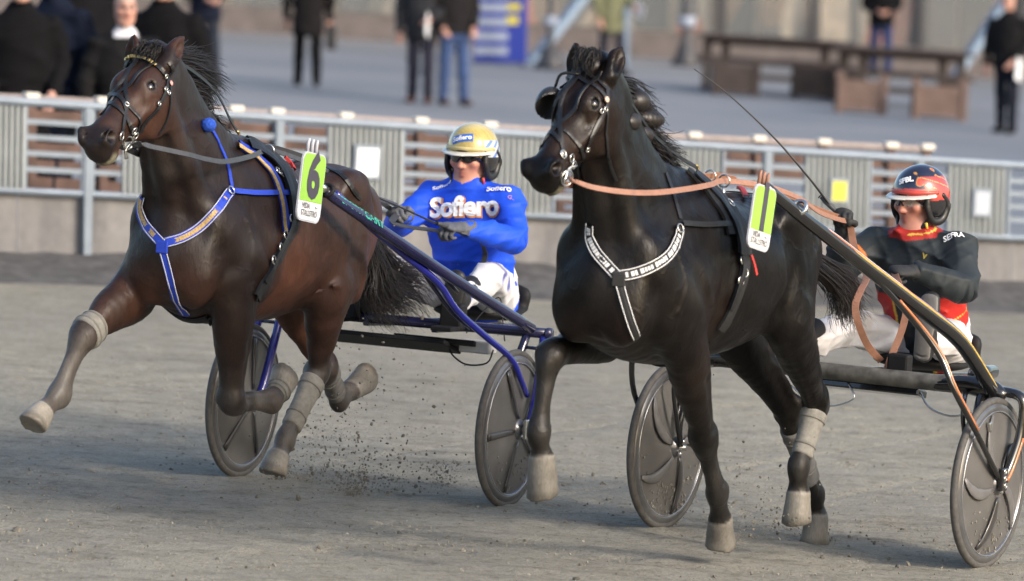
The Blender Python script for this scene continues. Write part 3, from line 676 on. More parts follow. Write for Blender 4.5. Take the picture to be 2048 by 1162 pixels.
class Horse:
    def __init__(s, fr, fw, dU, P, seed=0):
        """fw: forward position of the withers, dU: how high the trunk is carried, P: pose (joints in local coordinates)"""
        s.fr, s.fw, s.dU, s.P = fr, fw, dU, P; S = s.S = Sdf(); f0 = fw
        def st(rows): return [(f0 + f, l, (t + b) / 2 + dU, w_, (t - b) / 2) for f, l, t, b, w_ in rows]
        S.chain(st([(.53, 0, 1.34, .96, .15), (.42, 0, 1.43, .88, .205), (.22, 0, 1.52, .83, .235), (.0, 0, 1.575, .82, .25), (-.25, 0, 1.51, .83, .285), (-.5, 0, 1.465, .87, .29), (-.72, 0, 1.475, .96, .265), (-.88, 0, 1.445, 1.01, .195), (-.98, 0, 1.375, 1.03, .15), (-1.05, 0, 1.30, 1.08, .10)]), k=.02, sub=4, cap=.75)
        S.chain([(f0 + .12, 0, 1.50 + dU, .05, .06), (f0 - .02, 0, 1.545 + dU, .04, .05), (f0 - .22, 0, 1.475 + dU, .05, .05)], k=.10)           # withers
        for l in (-1, 1):
            S.ell((f0 - .80, l * .10, 1.33 + dU), (.22, .105, .12), rotm((.95, 0, .3), (0, 1, 0)), k=.10)                          # gluteal
            S.ell((f0 - .66, l * .215, 1.405 + dU), (.09, .03, .05), k=.12)                                                     # point of hip
            S.ell((f0 - .95, l * .105, 1.20 + dU), (.11, .08, .18), rotm((.9, 0, .4), (0, 1, 0)), k=.09)                          # buttock
            S.ell((f0 + .38, l * .160, 1.16 + dU), (.12, .085, .25), rotm((.8, 0, -.6), (0, 1, 0)), k=.09)                        # shoulder blade
            S.ell((f0 + .20, l * .205, 1.10 + dU), (.17, .075, .17), rotm((.9, 0, .3), (0, 1, 0)), k=.06)                          # triceps
            S.chain([(f0 + .58, l * .03, 1.15 + dU, .01, .012), (f0 + .58, l * .035, 1.05 + dU, .014, .02), (f0 + .55, l * .05, .95 + dU, .016, .022)], k=.05, mode='s')   # groove down the breast
            S.chain([(f0 + .53, l * .245, 1.16 + dU, .012, .016), (f0 + .49, l * .235, 1.04 + dU, .016, .018), (f0 + .44, l * .205, .955 + dU, .014, .018)], k=.045, mode='s')   # crease in front of the arm
            S.chain([(f0 + .30, l * .265, 1.38 + dU, .008, .012), (f0 + .24, l * .275, 1.22 + dU, .010, .014), (f0 + .14, l * .285, 1.06 + dU, .010, .016), (f0 + .02, l * .28, .96 + dU, .010, .014)], k=.05, mode='s')   # behind the shoulder
            S.chain([(f0 - .58, l * .285, 1.33 + dU, .012, .02), (f0 - .60, l * .285, 1.18 + dU, .018, .03), (f0 - .55, l * .26, 1.04 + dU, .015, .03)], k=.08, mode='s')   # hollow of the flank
            S.ell((f0 + .54, l * .105, 1.07 + dU), (.085, .10, .15), k=.06)                                                     # breast
        # ---- neck
        pol = np.asarray(P['poll']); n0 = V(f0 + .26, 0, 1.33 + dU); ax = nrm(np.asarray(P['poll']) - n0); bend = P.get('bend', 0.0)
        nb = n0; nd = pol - n0
        pts = [n0 + V(-.02, 0, -.04), n0 + nd * .25 + V(.035, 0, -.015), n0 + nd * .55 + V(.045, 0, -.01), n0 + nd * .82 + V(.03, 0, -.01), pol + V(.0, 0, -.10)]
        for i, b_ in enumerate((0, .02, .04, .02, 0)): pts[i] = pts[i] + V(0, b_ * bend, 0)
        S.chain([(*pts[0], .165, .30), (*pts[1], .126, .240), (*pts[2], .089, .178), (*pts[3], .076, .145), (*pts[4], .075, .135)], k=.07, sub=5, cap=.6)
        cr = [n0 + V(-.21, 0, .21), n0 + nd * .35 + V(-.135, 0, .10), n0 + nd * .68 + V(-.075, 0, .085), pol + V(-.045, 0, .0)]
        S.chain([(*cr[0], .05, .05), (*cr[1], .042, .05), (*cr[2], .035, .045), (*cr[3], .035, .04)], k=.08); s.crest = cr
        for l in (-1, 1):                                                                                                       # muscles of the neck: long strap, jugular groove
            S.chain([(*(n0 + V(.22, l * .12, -.08)), .045, .06), (*(n0 + nd * .45 + V(.14, l * .085, -.06)), .032, .045), (*(pol + V(.04, l * .065, -.17)), .03, .04)], k=.045)
        for l in (-1, 1):
            for vn in ([(-.14, .29, .975), (-.28, .292, .98), (-.42, .285, .995)], [(.36, .235, 1.30), (.33, .262, 1.18), (.37, .255, 1.06)], [(-.66, .255, 1.12), (-.74, .250, 1.02), (-.72, .235, .93)], [(-.35, .305, 1.15), (-.2, .30, 1.05), (-.08, .29, 1.0)]):
                S.chain([(f0 + a_, l * b_, c_ + dU, .0055, .0055) for a_, b_, c_ in vn], k=.022)
            for i in range(6): S.chain([(f0 - .06 - i * .075, l * .30, 1.36 + dU, .004, .007), (f0 - .10 - i * .075, l * .315, 1.20 + dU, .005, .009), (f0 - .06 - i * .07, l * .30, 1.02 + dU, .004, .007)], k=.05, mode='s')   # ribs
            S.chain([(f0 - .78, l * .225, 1.40 + dU, .008, .01), (f0 - .88, l * .205, 1.28 + dU, .010, .012), (f0 - .89, l * .20, 1.12 + dU, .010, .012), (f0 - .86, l * .19, .98 + dU, .008, .01)], k=.05, mode='s')   # seam between the thigh muscles
        s.head(P); s.legs(P)

    def head(s, P):
        S = s.S; pol = np.asarray(P['poll']); a = nrm(np.asarray(P['nose']) - pol); tw = P.get('headside', (0, 1, 0)); y = nrm(np.asarray(tw, float) - a * (a @ np.asarray(tw, float))); z = -np.cross(a, y)
        if z[2] < 0: z = -z
        z = np.cross(a, y); z = z if z[2] > 0 else -z; Lh = np.linalg.norm(np.asarray(P['nose']) - pol)
        def H(t, yy=0.0, zz=0.0): return pol + a * (t * Lh) + y * yy + z * zz
        s.H = H; s.ha, s.hy, s.hz = a, y, z; R = np.array([a, y, z])
        rows = [(-.03, -.10, .068, .085), (.07, -.118, .090, .114), (.17, -.130, .104, .130), (.28, -.134, .104, .138), (.39, -.126, .088, .126), (.50, -.110, .073, .108), (.62, -.092, .062, .088), (.75, -.078, .056, .072), (.87, -.072, .058, .064), (.95, -.078, .056, .058), (1.0, -.088, .045, .045)]
        S.chain([(*H(t, 0, z_), w_, h) for t, z_, w_, h in rows], k=.03, sub=4, side=y, cap=.5)
        for l in (-1, 1):
            S.ell(H(.29, l * .052, -.19), (.110, .030, .080), R, k=.05)                        # jowl
            S.ell(H(.325, l * .072, -.050), (.055, .016, .036), R, k=.06)                        # brow and orbit
            S.ell(H(.27, l * .055, -.008), (.060, .012, .014), rotm(a + z * .2, y), k=.05)     # bone above the eye
            S.chain([(*H(.40, l * .086, -.105), .012, .012), (*H(.52, l * .072, -.10), .011, .011), (*H(.64, l * .06, -.095), .008, .008)], k=.035)  # facial crest
            en = nrm(y * l * .72 + z * .62 + a * .05); eb = np.cross(en, a); ec = H(.335, l * .058, -.044)          # lids: a ring round the eyeball
            S.ell(ec, (.034, .034, .034), k=.03)
            S.ell(ec + en * .030, (.023, .016, .017), rotm(a + eb * .25, en), k=.006, mode='s')
            S.chain([(*(ec + en * (.029 - .006 * abs(math.cos(q))) + a * .029 * math.cos(q) + eb * .018 * math.sin(q) * (1.15 if math.sin(q) * l > 0 else .9)), .0055, .0055) for q in np.linspace(0, 2 * math.pi, 11)], k=.010, sub=2)
            S.ell(H(.945, l * .052, -.046), (.046, .024, .036), rotm(a + z * .35, y), k=.03)    # nostril wing
            S.ell(H(.945, l * .080, -.040), (.048, .044, .027), rotm(a * .85 + z * .5, y + a * .25), k=.012, mode='s', group='nostril')
            S.chain([(*H(.76, l * .068, -.112), .006, .007), (*H(.88, l * .062, -.132), .010, .007), (*H(.96, l * .042, -.143), .010, .007), (*H(1.0, 0, -.148), .010, .007)], k=.010, mode='s')
            S.chain([(*H(.885, l * .060, -.030), .006, .006), (*H(.94, l * .068, -.012), .008, .007), (*H(.995, l * .060, -.030), .008, .008), (*H(.985, l * .060, -.062), .007, .007)], k=.014)   # mouth line
        S.ell(H(.885, 0, -.162), (.060, .043, .024), R, k=.012)                                  # lower lip and chin
        S.ell(H(.76, 0, -.132), (.095, .036, .026), R, k=.03)
        S.ell(H(.975, 0, -.106), (.034, .050, .042), R, k=.03)                                   # upper lip
        for l, tip in ((-1, P['ear_r']), (1, P['ear_l'])):
            b = H(.02, l * .080, -.020); tip = np.asarray(tip); d = nrm(tip - b); m = (b + tip) / 2
            n = a * .75 + y * l * .45; n = nrm(n - d * (n @ d)); sd = np.cross(d, n)            # n: where the opening faces
            S.chain([(*(b - d * .03), .038, .036), (*along(b, tip, .22), .044, .036), (*along(b, tip, .5), .041, .028), (*along(b, tip, .8), .020, .014), (*along(b, tip, 1.0), .004, .004)], k=.02, side=sd)
            S.ell(along(b, tip, .54) + n * .030, (.072, .022, .026), np.array([d, sd, n]), k=.008, mode='s', group='ear')
        s.eyes = [H(.335, l * .058, -.044) + nrm(s.hy * l * .72 + s.hz * .62) * .0135 for l in (-1, 1)]

    def legs(s, P):
        S = s.S; f0, dU = s.fw, s.dU; s.hoofs = []; s.lower = {}
        for key, l in (('LF', 1), ('RF', -1)):
            el, kn, fe, ho, to = [np.asarray(q, float) for q in P[key]]
            sh = V(f0 + .40, l * .165, 1.12 + dU)
            J = [along(sh, el, .35), el, along(el, kn, .35), along(el, kn, .75), kn + (el - kn) * .06, kn - (kn - fe) * .12, along(kn, fe, .35), along(kn, fe, .75), fe, along(fe, ho, .55), ho]
            W = [(.090, .130), (.088, .125), (.076, .096), (.052, .062), (.060, .068), (.050, .056), (.035, .044), (.035, .044), (.047, .056), (.036, .041), (.045, .049)]
            s.leg(key, J, W, ho, to)
            fa = nrm(kn - el); S.chain([(*(along(el, kn, .35) + V(0, l * .083, 0)), .006, .008), (*(along(el, kn, .5) + V(-.01, l * .078, 0)), .008, .01), (*(along(el, kn, .85) + V(-.01, l * .066, 0)), .006, .008)], k=.035, mode='s'); S.ell(el + fa * .10 + V(.045, l * .02, 0), (.12, .045, .05), rotm(fa, (0, 1, 0)), k=.05)
        for key, l in (('LH', 1), ('RH', -1)):
            sf, hk, fe, ho, to = [np.asarray(q, float) for q in P[key]]
            hip = V(f0 - .79, l * .125, 1.20 + dU)
            S.chain([(*hip, .105, .20), (*along(hip, sf, .5), .105, .20), (*sf, .085, .135)], k=.07, sub=4)
            S.ell(sf + V(.02, l * .01, .04), (.085, .06, .085), k=.06)
            J = [sf, along(sf, hk, .3), along(sf, hk, .62), along(sf, hk, .88), hk, along(hk, fe, .16), along(hk, fe, .45), along(hk, fe, .8), fe, along(fe, ho, .55), ho]
            W = [(.090, .135), (.080, .115), (.060, .082), (.045, .066), (.052, .070), (.046, .058), (.035, .046), (.035, .046), (.046, .056), (.036, .041), (.045, .049)]
            s.leg(key, J, W, ho, to)
            g = nrm(sf - hk); c = nrm(fe - hk); bk = -nrm(g + c); 
            if bk[0] > 0: bk = V(-1, 0, 0)
            S.chain([(*(hk + g * .02), .03, .03), (*(hk + bk * .055 + g * .055), .024, .026)], k=.035)                  # point of hock
            S.chain([(*(hk + bk * .055 + g * .05), .016, .018), (*(along(hk, sf, .45) + bk * .055), .018, .02), (*along(hk, sf, .75), .03, .03)], k=.03)   # tendon above it
    def leg(s, key, J, W, ho, to):
        S = s.S; S.chain(leg_chain(J, W), k=.025, sub=4)
        i0 = 5
        for q in (-1, 1):                        # groove between cannon bone and tendons
            a_, b_ = np.asarray(J[i0]), np.asarray(J[8]); ax = nrm(b_ - a_); bk = nrm(np.cross(V(0, 1, 0), ax)); bk = bk if bk[0] < 0 else -bk
            S.chain([(*(along(a_, b_, t) + bk * .012 + V(0, q * .040, 0)), .008, .007) for t in (.1, .45, .85)], k=.02, mode='s')
        kn_ = np.asarray(J[4]); 
        for q in (-1, 1): S.ell(kn_ + V(.02, q * .035, 0), (.03, .022, .035), k=.02)
        fe = np.asarray(J[8]); d = nrm(to - ho)
        S.ell(fe + nrm(np.cross(V(0, 1, 0), ho - fe) * np.sign(np.cross(V(0, 1, 0), ho - fe)[0] + 1e-6)) * -.028, (.028, .026, .03), k=.025)      # ergot side of the fetlock
        fwd = nrm(ho - fe); fwd = fwd - d * (fwd @ d); fwd = V(1, 0, 0) - d * d[0] if np.linalg.norm(fwd) < .2 else fwd; fwd = nrm(fwd)
        L = np.linalg.norm(to - ho)
        S.chain([(*(ho - d * .0), .049, .052), (*(ho + d * L * .5 + fwd * .012), .056, .061), (*(to + d * .035 + fwd * .030), .065, .073)], k=.008, sub=2, cap=.3, group='hoof')
        S.plane(to, d, to - .12, to + .12, k=.006)
        S.ell(to + d * .004 - fwd * .012, (.048, .044, .014), np.array([fwd, np.cross(d, fwd), d]), k=.006, mode='s')
        s.hoofs.append((ho.copy(), to.copy(), d, fwd)); s.lower[key] = (J, W)

    def build(s, label, group, mat, colorfn, vox=.0105):
        S = s.S; S.warp = lambda x, y, z: .0013 * np.sin(x * 33 + 2 * np.sin(y * 19) + z * 7) * np.sin(z * 29 + x * 11 + 1.5 * np.sin(y * 23)) + .0020 * np.sin(x * 21 + y * 17 + 3 * np.sin(z * 9)) * np.sin(z * 23 + x * 6) + .0009 * np.sin(x * 55 + z * 31) * np.sin(y * 47 + z * 20)
        S.grid(vox); Vt, F = S.mesh(1)
        g = V(s.fw - .3, 0, 0); s.g = g
        M = s.fr.matrix() @ Matrix.Translation(Vector(g)); s.root = empty('horse', label, 'horse', group, M)
        s.body = mesh_obj('body', Vt - g, F, mat, s.root, True, colorfn(s, Vt))
        for e in s.eyes:
            m = MB(); bm = bmesh.new(); bmesh.ops.create_uvsphere(bm, u_segments=18, v_segments=12, radius=.0255); bm.verts.index_update()
            m.add([e - g + np.array(v.co) for v in bm.verts], [[v.index for v in q.verts] for q in bm.faces]); bm.free(); m.build('eye', M_EYE, s.root, True)
        return s
    def add(s, name, vf, mat, parent=None, smooth=False):
        v, f = vf; return mesh_obj(name, np.asarray(v) - s.g, f, mat, parent or s.root, smooth)
    def surf(s, pts, off=.002):
        """points on the skin seen at photo positions (px, py); a third number means: local point given directly"""
        out = []
        for p in pts:
            if len(p) == 2:
                o, d = s.fr.ray(*p); out.append(s.S.cast(o, d, off, t0=15.0, tmax=40)[0])
            else: out.append(s.S.snap(np.asarray(p, float), off)[0])
        return np.array(out)
    def strap(s, name, pts, width, mat, thick=.004, parent=None, sub=4, off=.002):
        return s.add(name, strap(s.S, s.surf(pts, off), width, thick, off, sub), mat, parent)
    def boot(s, name, key, i0, i1, extra, mat, open_=None):
        J, W = s.lower[key]; B = Sdf(); B.chain([(*J[i], W[i][0] + extra, W[i][1] + extra) for i in range(i0, i1 + 1)], k=.01, sub=4, cap=.25)
        B.grid(.007); v, f = B.mesh(1); o = mesh_obj(name, v - s.g, f, mat, s.root)
        for t in (.18, .80):                     # straps round the boot
            q = i0 + t * (i1 - i0); k = min(int(q), i1 - 1); a_, b_ = np.asarray(J[k]), np.asarray(J[k + 1]); c = along(a_, b_, q - k); w_, h_ = along(W[k], W[k + 1], q - k); ax = nrm(b_ - a_)
            v, f = torus(c, ax, 1.0, .0, 28, 6); sd = nrm(V(0, 1, 0) - ax * ax[1]); up = np.cross(ax, sd); P = []
            for n_ in range(28):
                an = 2 * math.pi * n_ / 28; rd = sd * math.cos(an) * (w_ + extra + .002) + up * math.sin(an) * (h_ + extra + .002)
                for m_ in range(6): be = 2 * math.pi * m_ / 6; P.append(c + rd * (.985 + .03 * math.cos(be)) + ax * .0055 * math.sin(be) - s.g)
            mesh_obj('boot_strap', np.array(P), f, M_BOOTS, o)
        return o

def coat_colors(base, warm, dark, dust, dustamt, hoofc, warmmap):
    def fn(h, P):
        S = h.S; z = P[:, 2]; n1 = pnoise(P, 6, 1); n2 = pnoise(P, 19, 2); n3 = pnoise(P, 60, 3)
        c = np.tile(np.asarray(base, float), (len(P), 1)); c = mixc(c, warm, np.clip(warmmap(h, P) + .22 * n1, 0, 1)); c = mixc(c, dark, np.clip(.25 * sstep(.1, .9, n1 + .5 * n2), 0, 1))
        for key, (J, W) in h.lower.items():                         # lower legs go dark, then grey with track dust
            kn, fe, ho = np.asarray(J[4]), np.asarray(J[8]), np.asarray(J[10])
            pts = np.array(J); dd = np.full(len(P), 9.0); tt = np.zeros(len(P))
            for i in range(len(pts) - 1):
                ab = pts[i + 1] - pts[i]; t = np.clip(((P - pts[i]) @ ab) / (ab @ ab), 0, 1); q = np.linalg.norm(P - pts[i] - ab * t[:, None], axis=1); m = q < dd; dd = np.where(m, q, dd); tt = np.where(m, i + t, tt)
            near = sstep(.15, .10, dd); low = near * sstep(1.6, 4.0, tt); c = mixc(c, dark, .75 * low)
            c = mixc(c, dust, np.clip(dustamt * near * sstep(2.2, 6.5, tt) * (.75 + .35 * n2 + .25 * n3), 0, .95))
        for ho, to, d, fwd in h.hoofs:
            q = P - ho; al = q @ d + .28 * (q @ fwd) + .006 * n2; rd = np.linalg.norm(q - al[:, None] * d, axis=1); L = np.linalg.norm(to - ho); m = sstep(-.012, -.004, al) * (rd < .13) * (al < L + .05); c = mixc(c, np.asarray(hoofc), m * (.9 + .1 * n3)); c = mixc(c, (.085, .078, .066), m * np.clip(sstep(L - .030, L, al) * .75 + .35 * sstep(.1, .7, n2), 0, .85)); m2 = m * sstep(.006, .0, np.abs(al - .0)) ; c = mixc(c, np.asarray(hoofc) * 1.25, m2 * .6)
        pat = sstep(.15, .75, pnoise(P * V(1, 1, .6), 9, 21) + .5 * n2) * sstep(1.75, 1.5, P[:, 2]) * sstep(.75, .9, P[:, 2]) * sstep(h.fw - .1, h.fw + .3, P[:, 0]); c = mixc(c, np.asarray(dust) * .42, .38 * pat)    # dried sweat and dust on the shoulder
        # muzzle, eyes, inside of nostrils and ears
        q = (P - h.H(0)); t = q @ h.ha / np.linalg.norm(np.asarray(h.P['nose']) - np.asarray(h.P['poll'])); hz = q @ h.hz; hy = q @ h.hy; hm = (np.abs(hy) < .14) * (hz > -.30) * (hz < .06) * (t > .2)
        c = mixc(c, dark, hm * sstep(.80, .93, t) * .85); 
        for l in (-1, 1):
            e = h.H(.945, l * .058, -.040); r = np.linalg.norm((P - e), axis=1); c = mixc(c, (.003, .0012, .0012), sstep(.034, .024, r))
            e = h.H(.335, l * .074, -.030); r = np.linalg.norm(P - e, axis=1); c = mixc(c, np.asarray(dark) * .6, sstep(.040, .024, r))
        for l, tip in ((-1, h.P['ear_r']), (1, h.P['ear_l'])):
            b_ = h.H(.02, l * .08, -.02); ab = np.asarray(tip) - b_; k = np.clip(((P - b_) @ ab) / (ab @ ab), 0, 1); r = np.linalg.norm(P - b_ - k[:, None] * ab, axis=1); c = mixc(c, np.asarray(warm) * .62, sstep(.06, .035, r) * sstep(.1, .4, k))
        c = mixc(c, (.16, .15, .10), np.clip(hm * sstep(.84, .9, t) * sstep(-.138, -.155, hz) * (.5 + .6 * n2), 0, .7))   # foam on the chin
        return np.clip(c, 0, 1)
    return fn
# ------------------------------------------------------------------ the two trotters, posed joint by joint
def poseA():
    f = S1; p = f.px
    return dict(poll=tuple(p(303, 108, 0)), nose=tuple(p(181, 265, 0)), headside=(.06, 1, 0), ear_r=tuple(p(268, 69, -.075)), ear_l=tuple(p(369, 71, .085)), bend=0,
        RF=[p(268, 585, -.20), p(165, 672, -.25), p(118, 788, -.28), p(86, 823, -.29), p(66, 858, -.30)],
        LF=[(1.80, .18, .93), p(463, 806, .15), p(542, 800, .19), p(560, 778, .19), p(574, 757, .19)],
        LH=[p(655, 585, .2), p(636, 742, .13), p(570, 880, .12), p(557, 912, .12), p(548, 952, .12)],
        RH=[(.66, -.17, .95), p(652, 735, -.06), p(678, 798, -.14), p(702, 780, -.14), p(734, 765, -.14)])
def poseB():
    f = S2; p = f.px
    return dict(poll=tuple(p(1187, 128, 0)), nose=tuple(p(1068, 332, 0)), headside=(.10, 1, 0), ear_r=tuple(p(1152, 84, -.075)), ear_l=tuple(p(1244, 92, .085)), bend=0,
        RF=[p(1212, 662, -.19), p(1098, 712, -.20), p(1077, 868, -.20), p(1083, 912, -.20), p(1092, 985, -.20)],
        LF=[(1.74, .17, .98), p(1410, 885, .10), p(1434, 985, .06), p(1440, 1035, .04), p(1436, 1098, .02)],
        LH=[p(1575, 640, .2), p(1634, 806, .14), p(1597, 935, .13), p(1597, 985, .13), p(1598, 1042, .13)],
        RH=[(.66, -.17, .98), p(1578, 828, -.08), p(1628, 990, -.10), p(1632, 1030, -.10), p(1634, 1086, -.10)])
A = Horse(S1, 1.475, 0.0, poseA())
def warmA(h, P):
    f = P[:, 0] - h.fw; z = P[:, 2]; hd = (P - h.H(0)) @ h.ha
    return np.clip(.65 * sstep(.34, .0, np.abs(f + .02)) * sstep(1.38, 1.05, z) + .95 * sstep(-.62, -.88, f) * sstep(1.40, 1.1, z) + .5 * sstep(.45, .6, f) * sstep(1.2, 1.0, z) + .38 * sstep(.02, .14, hd) * sstep(.66, .80, f) + .30 * sstep(.40, .56, hd) * (f > .7) + .42 * sstep(.25, -.15, f) * (f < .3), 0, 1)
A.build('dark bay horse numbered 6 trotting with blue breast collar and stretched foreleg', 'trotting horses', M_COAT_B,
    coat_colors((.0105, .0064, .0053), (.066, .027, .016), (.012, .0095, .009), (.120, .112, .102), .80, (.235, .22, .19), warmA))
B = Horse(S2, 1.593, .045, poseB())
def warmB(h, P):
    f = P[:, 0] - h.fw; z = P[:, 2]; hd = (P - h.H(0)) @ h.ha
    return np.clip(.35 * sstep(.25, .0, np.abs(f - .05)) * sstep(1.35, 1.1, z) + .45 * sstep(.45, .6, f) * sstep(1.2, 1.0, z) + .6 * sstep(.02, .14, hd) * sstep(.62, .76, f), 0, 1)
B.build('black horse numbered 1 trotting with black and white breast collar and a single blinker cup', 'trotting horses', M_COAT_K,
    coat_colors((.0042, .0034, .0032), (.020, .011, .008), (.003, .0026, .0025), (.075, .071, .066), .32, (.19, .178, .155), warmB))
# ================================================================== hair and harness of the two horses
M_LEA = simple('black_leather', (.009, .009, .010), .42, var=.2, scale=60); M_STEEL = simple('bright_steel', (.62, .61, .58), .22, .95, .08); M_BRASS = simple('worn_brass', (.55, .42, .18), .3, .9, .1)
M_BLUEW = simple('blue_webbing', (.012, .045, .42), .6, var=.12, scale=80); M_GOLDW = simple('gold_braid', (.46, .31, .12), .55, var=.35, scale=120); M_SILV = simple('pale_piping', (.45, .46, .50), .5, var=.1)
M_BLKW = simple('black_webbing', (.010, .010, .011), .6, var=.2, scale=80); M_WHTW = simple('white_piping', (.62, .62, .62), .55, var=.08); M_TAN = simple('tan_leather', (.30, .150, .098), .5, var=.15, scale=40)
M_GREYL = simple('grey_leather', (.045, .047, .052), .5, var=.2, scale=50); M_RED = simple('red_cloth', (.42, .03, .025), .6); M_WHITE = simple('white_plastic', (.74, .74, .74), .35, var=.03); M_LIME = simple('lime_vinyl', (.29, .55, .075), .4, var=.04); M_INK = simple('dark_ink', (.06, .055, .075), .5, var=.05); M_PRINT = simple('grey_print', (.18, .18, .19), .5)
M_BLUEB = simple('blue_wool', (.015, .07, .42), .9, var=.3, scale=80, bmp=.6)

def hair(h):
    p = h.fr.px; g = h.g
    def G(rows): return [[(V(*q[:3]) if len(q) == 4 else p(*q)) - g for q in r] for r in rows]
    return G
def cross(h, pts, dl=0.0): return [h.fr.px(x, y, l) for x, y, l in pts]
# --- bay horse: flying mane, forelock, streaming tail
gA = hair(A)
root_rows = [[(332, 108, .00), (362, 105, -.03), (384, 108, -.05), (398, 92, -.06)], [(340, 118, -.01), (372, 118, -.04), (402, 128, -.07), (432, 150, -.08)], [(346, 128, -.01), (384, 132, -.05), (422, 152, -.08), (458, 178, -.10)], [(355, 142, -.01), (390, 150, -.05), (420, 170, -.08), (440, 200, -.09)], [(368, 162, -.01), (394, 170, -.04), (412, 190, -.06), (416, 222, -.07)], [(384, 190, -.01), (400, 196, -.03), (408, 214, -.04), (408, 240, -.05)], [(402, 222, -.01), (412, 226, -.02), (420, 238, -.03), (424, 252, -.03)], [(424, 250, .0), (436, 252, -.02), (448, 262, -.03), (452, 272, -.03)]]
strands('mane', gA(root_rows), 1100, .0026, M_HAIR, A.root, .022, 3, 5, .007)
strands('forelock', [[A.H(-.02, yy, .03) - A.g, A.H(-.03, yy * 1.3, .034) - A.g, A.H(.03, yy * 1.5, .036) - A.g, A.H(.10, yy * 1.2, .014) - A.g] for yy in (-.03, -.01, .01, .03)], 420, .0024, M_HAIR, A.root, .011, 4, 5, .005)
strands('tail', gA([[(A.fw - 1.02, 0, 1.30 + A.dU, 0), (A.fw - 1.12, 0, 1.26 + A.dU, 0), (760, 500, -.02), (800, 535, -.02), (838, 540, -.02), (872, 566, -.02)], [(A.fw - 1.02, 0, 1.30 + A.dU, 0), (A.fw - 1.12, 0, 1.26 + A.dU, 0), (758, 515, -.03), (792, 560, -.03), (832, 572, -.03), (862, 612, -.03)], [(A.fw - 1.02, 0, 1.30 + A.dU, 0), (A.fw - 1.12, 0, 1.26 + A.dU, 0), (752, 525, .0), (776, 585, .0), (818, 615, .0), (842, 648, .0)], [(A.fw - 1.02, 0, 1.30 + A.dU, 0), (A.fw - 1.12, 0, 1.26 + A.dU, 0), (744, 530, .02), (752, 590, .02), (778, 628, .02), (808, 650, .02)], [(A.fw - 1.02, 0, 1.30 + A.dU, 0), (A.fw - 1.12, 0, 1.26 + A.dU, 0), (734, 530, .02), (726, 585, .02), (735, 622, .02), (756, 640, .02)]]), 1300, .0027, M_HAIR, A.root, .025, 5, 5, .02)
A.add('dock', Sdf().chain([(A.fw - .90, 0, 1.31 + A.dU, .06, .06), (A.fw - 1.02, 0, 1.30 + A.dU, .05, .05), (A.fw - 1.10, 0, 1.25 + A.dU, .036, .036), (A.fw - 1.15, 0, 1.16 + A.dU, .018, .018)], k=.02).grid(.009).mesh(1), M_HAIR, smooth=True)
# --- black horse: plaited knots, short tail
gB = hair(B)
strands('mane', gB([[(1228, 150, 0), (1262, 168, -.03), (1290, 200, -.04), (1302, 212, -.05)], [(1248, 190, 0), (1275, 205, -.03), (1290, 240, -.04), (1300, 258, -.04)], [(1262, 225, 0), (1282, 245, -.02), (1302, 272, -.03), (1322, 290, -.03)], [(1285, 265, 0), (1302, 280, -.02), (1325, 305, -.03), (1345, 322, -.03)], [(1312, 300, .01), (1326, 306, -.01), (1350, 325, -.02), (1372, 338, -.02)]]), 900, .0027, M_HAIR, B.root, .026, 7, 5, .010)
def knot(h, x, y, l, r, rr, ax):
    S = Sdf(); c = h.fr.px(x, y, l); a = nrm(np.asarray(ax, float)); R_ = rotm(a, (0, 1, 0)); S.ell(c, r, R_, k=.01)
    for i in range(7): t = -.8 + i * .27; S.ell(c + a * r[0] * t, (r[0] * .17, r[1] * 1.05 * math.sqrt(max(.1, 1 - t * t)), r[2] * 1.05 * math.sqrt(max(.1, 1 - t * t))), R_, k=.01)
    h.add('mane_knot', S.grid(.006).mesh(1), M_HAIR, smooth=True)
knot(B, 1274, 202, .0, (.056, .044, .042), 0, (-1, .3, .1)); knot(B, 1296, 238, .0, (.080, .042, .036), 0, (-1, .3, -.05)); knot(B, 1282, 268, .01, (.055, .040, .036), 0, (-1, .3, -.3)); knot(B, 1262, 244, .05, (.036, .032, .05), 0, (0, 0, 1)); knot(B, 1186, 132, 0, (.036, .034, .030), 0, (1, 0, -.4))
strands('forelock', [[B.H(-.02, yy, .02) - B.g, B.H(-.02, yy * 1.3, .06) - B.g, B.H(.06, yy * 1.5, .055) - B.g, B.H(.13, yy, .025) - B.g] for yy in (-.03, 0, .03)], 260, .0026, M_HAIR, B.root, .008, 8, 5, .008)
strands('tail', gB([[(B.fw - 1.02, 0, 1.30 + B.dU, 0), (B.fw - 1.12, 0, 1.26 + B.dU, 0), (1684, 545, -.01), (1706, 570, -.01), (1744, 606, -.01)], [(B.fw - 1.02, 0, 1.30 + B.dU, 0), (B.fw - 1.12, 0, 1.26 + B.dU, 0), (1682, 560, -.01), (1704, 600, -.01), (1728, 636, -.01)], [(B.fw - 1.02, 0, 1.30 + B.dU, 0), (B.fw - 1.12, 0, 1.26 + B.dU, 0), (1676, 570, .0), (1690, 620, .0), (1700, 658, .0)], [(B.fw - 1.02, 0, 1.30 + B.dU, 0), (B.fw - 1.12, 0, 1.26 + B.dU, 0), (1668, 575, .01), (1674, 620, .01), (1678, 652, .01)]]), 900, .0027, M_HAIR, B.root, .020, 9, 5, .02)
B.add('dock', Sdf().chain([(B.fw - .90, 0, 1.31 + B.dU, .06, .06), (B.fw - 1.02, 0, 1.30 + B.dU, .05, .05), (B.fw - 1.10, 0, 1.25 + B.dU, .036, .036), (B.fw - 1.15, 0, 1.16 + B.dU, .018, .018)], k=.02).grid(.009).mesh(1), M_HAIR, smooth=True)

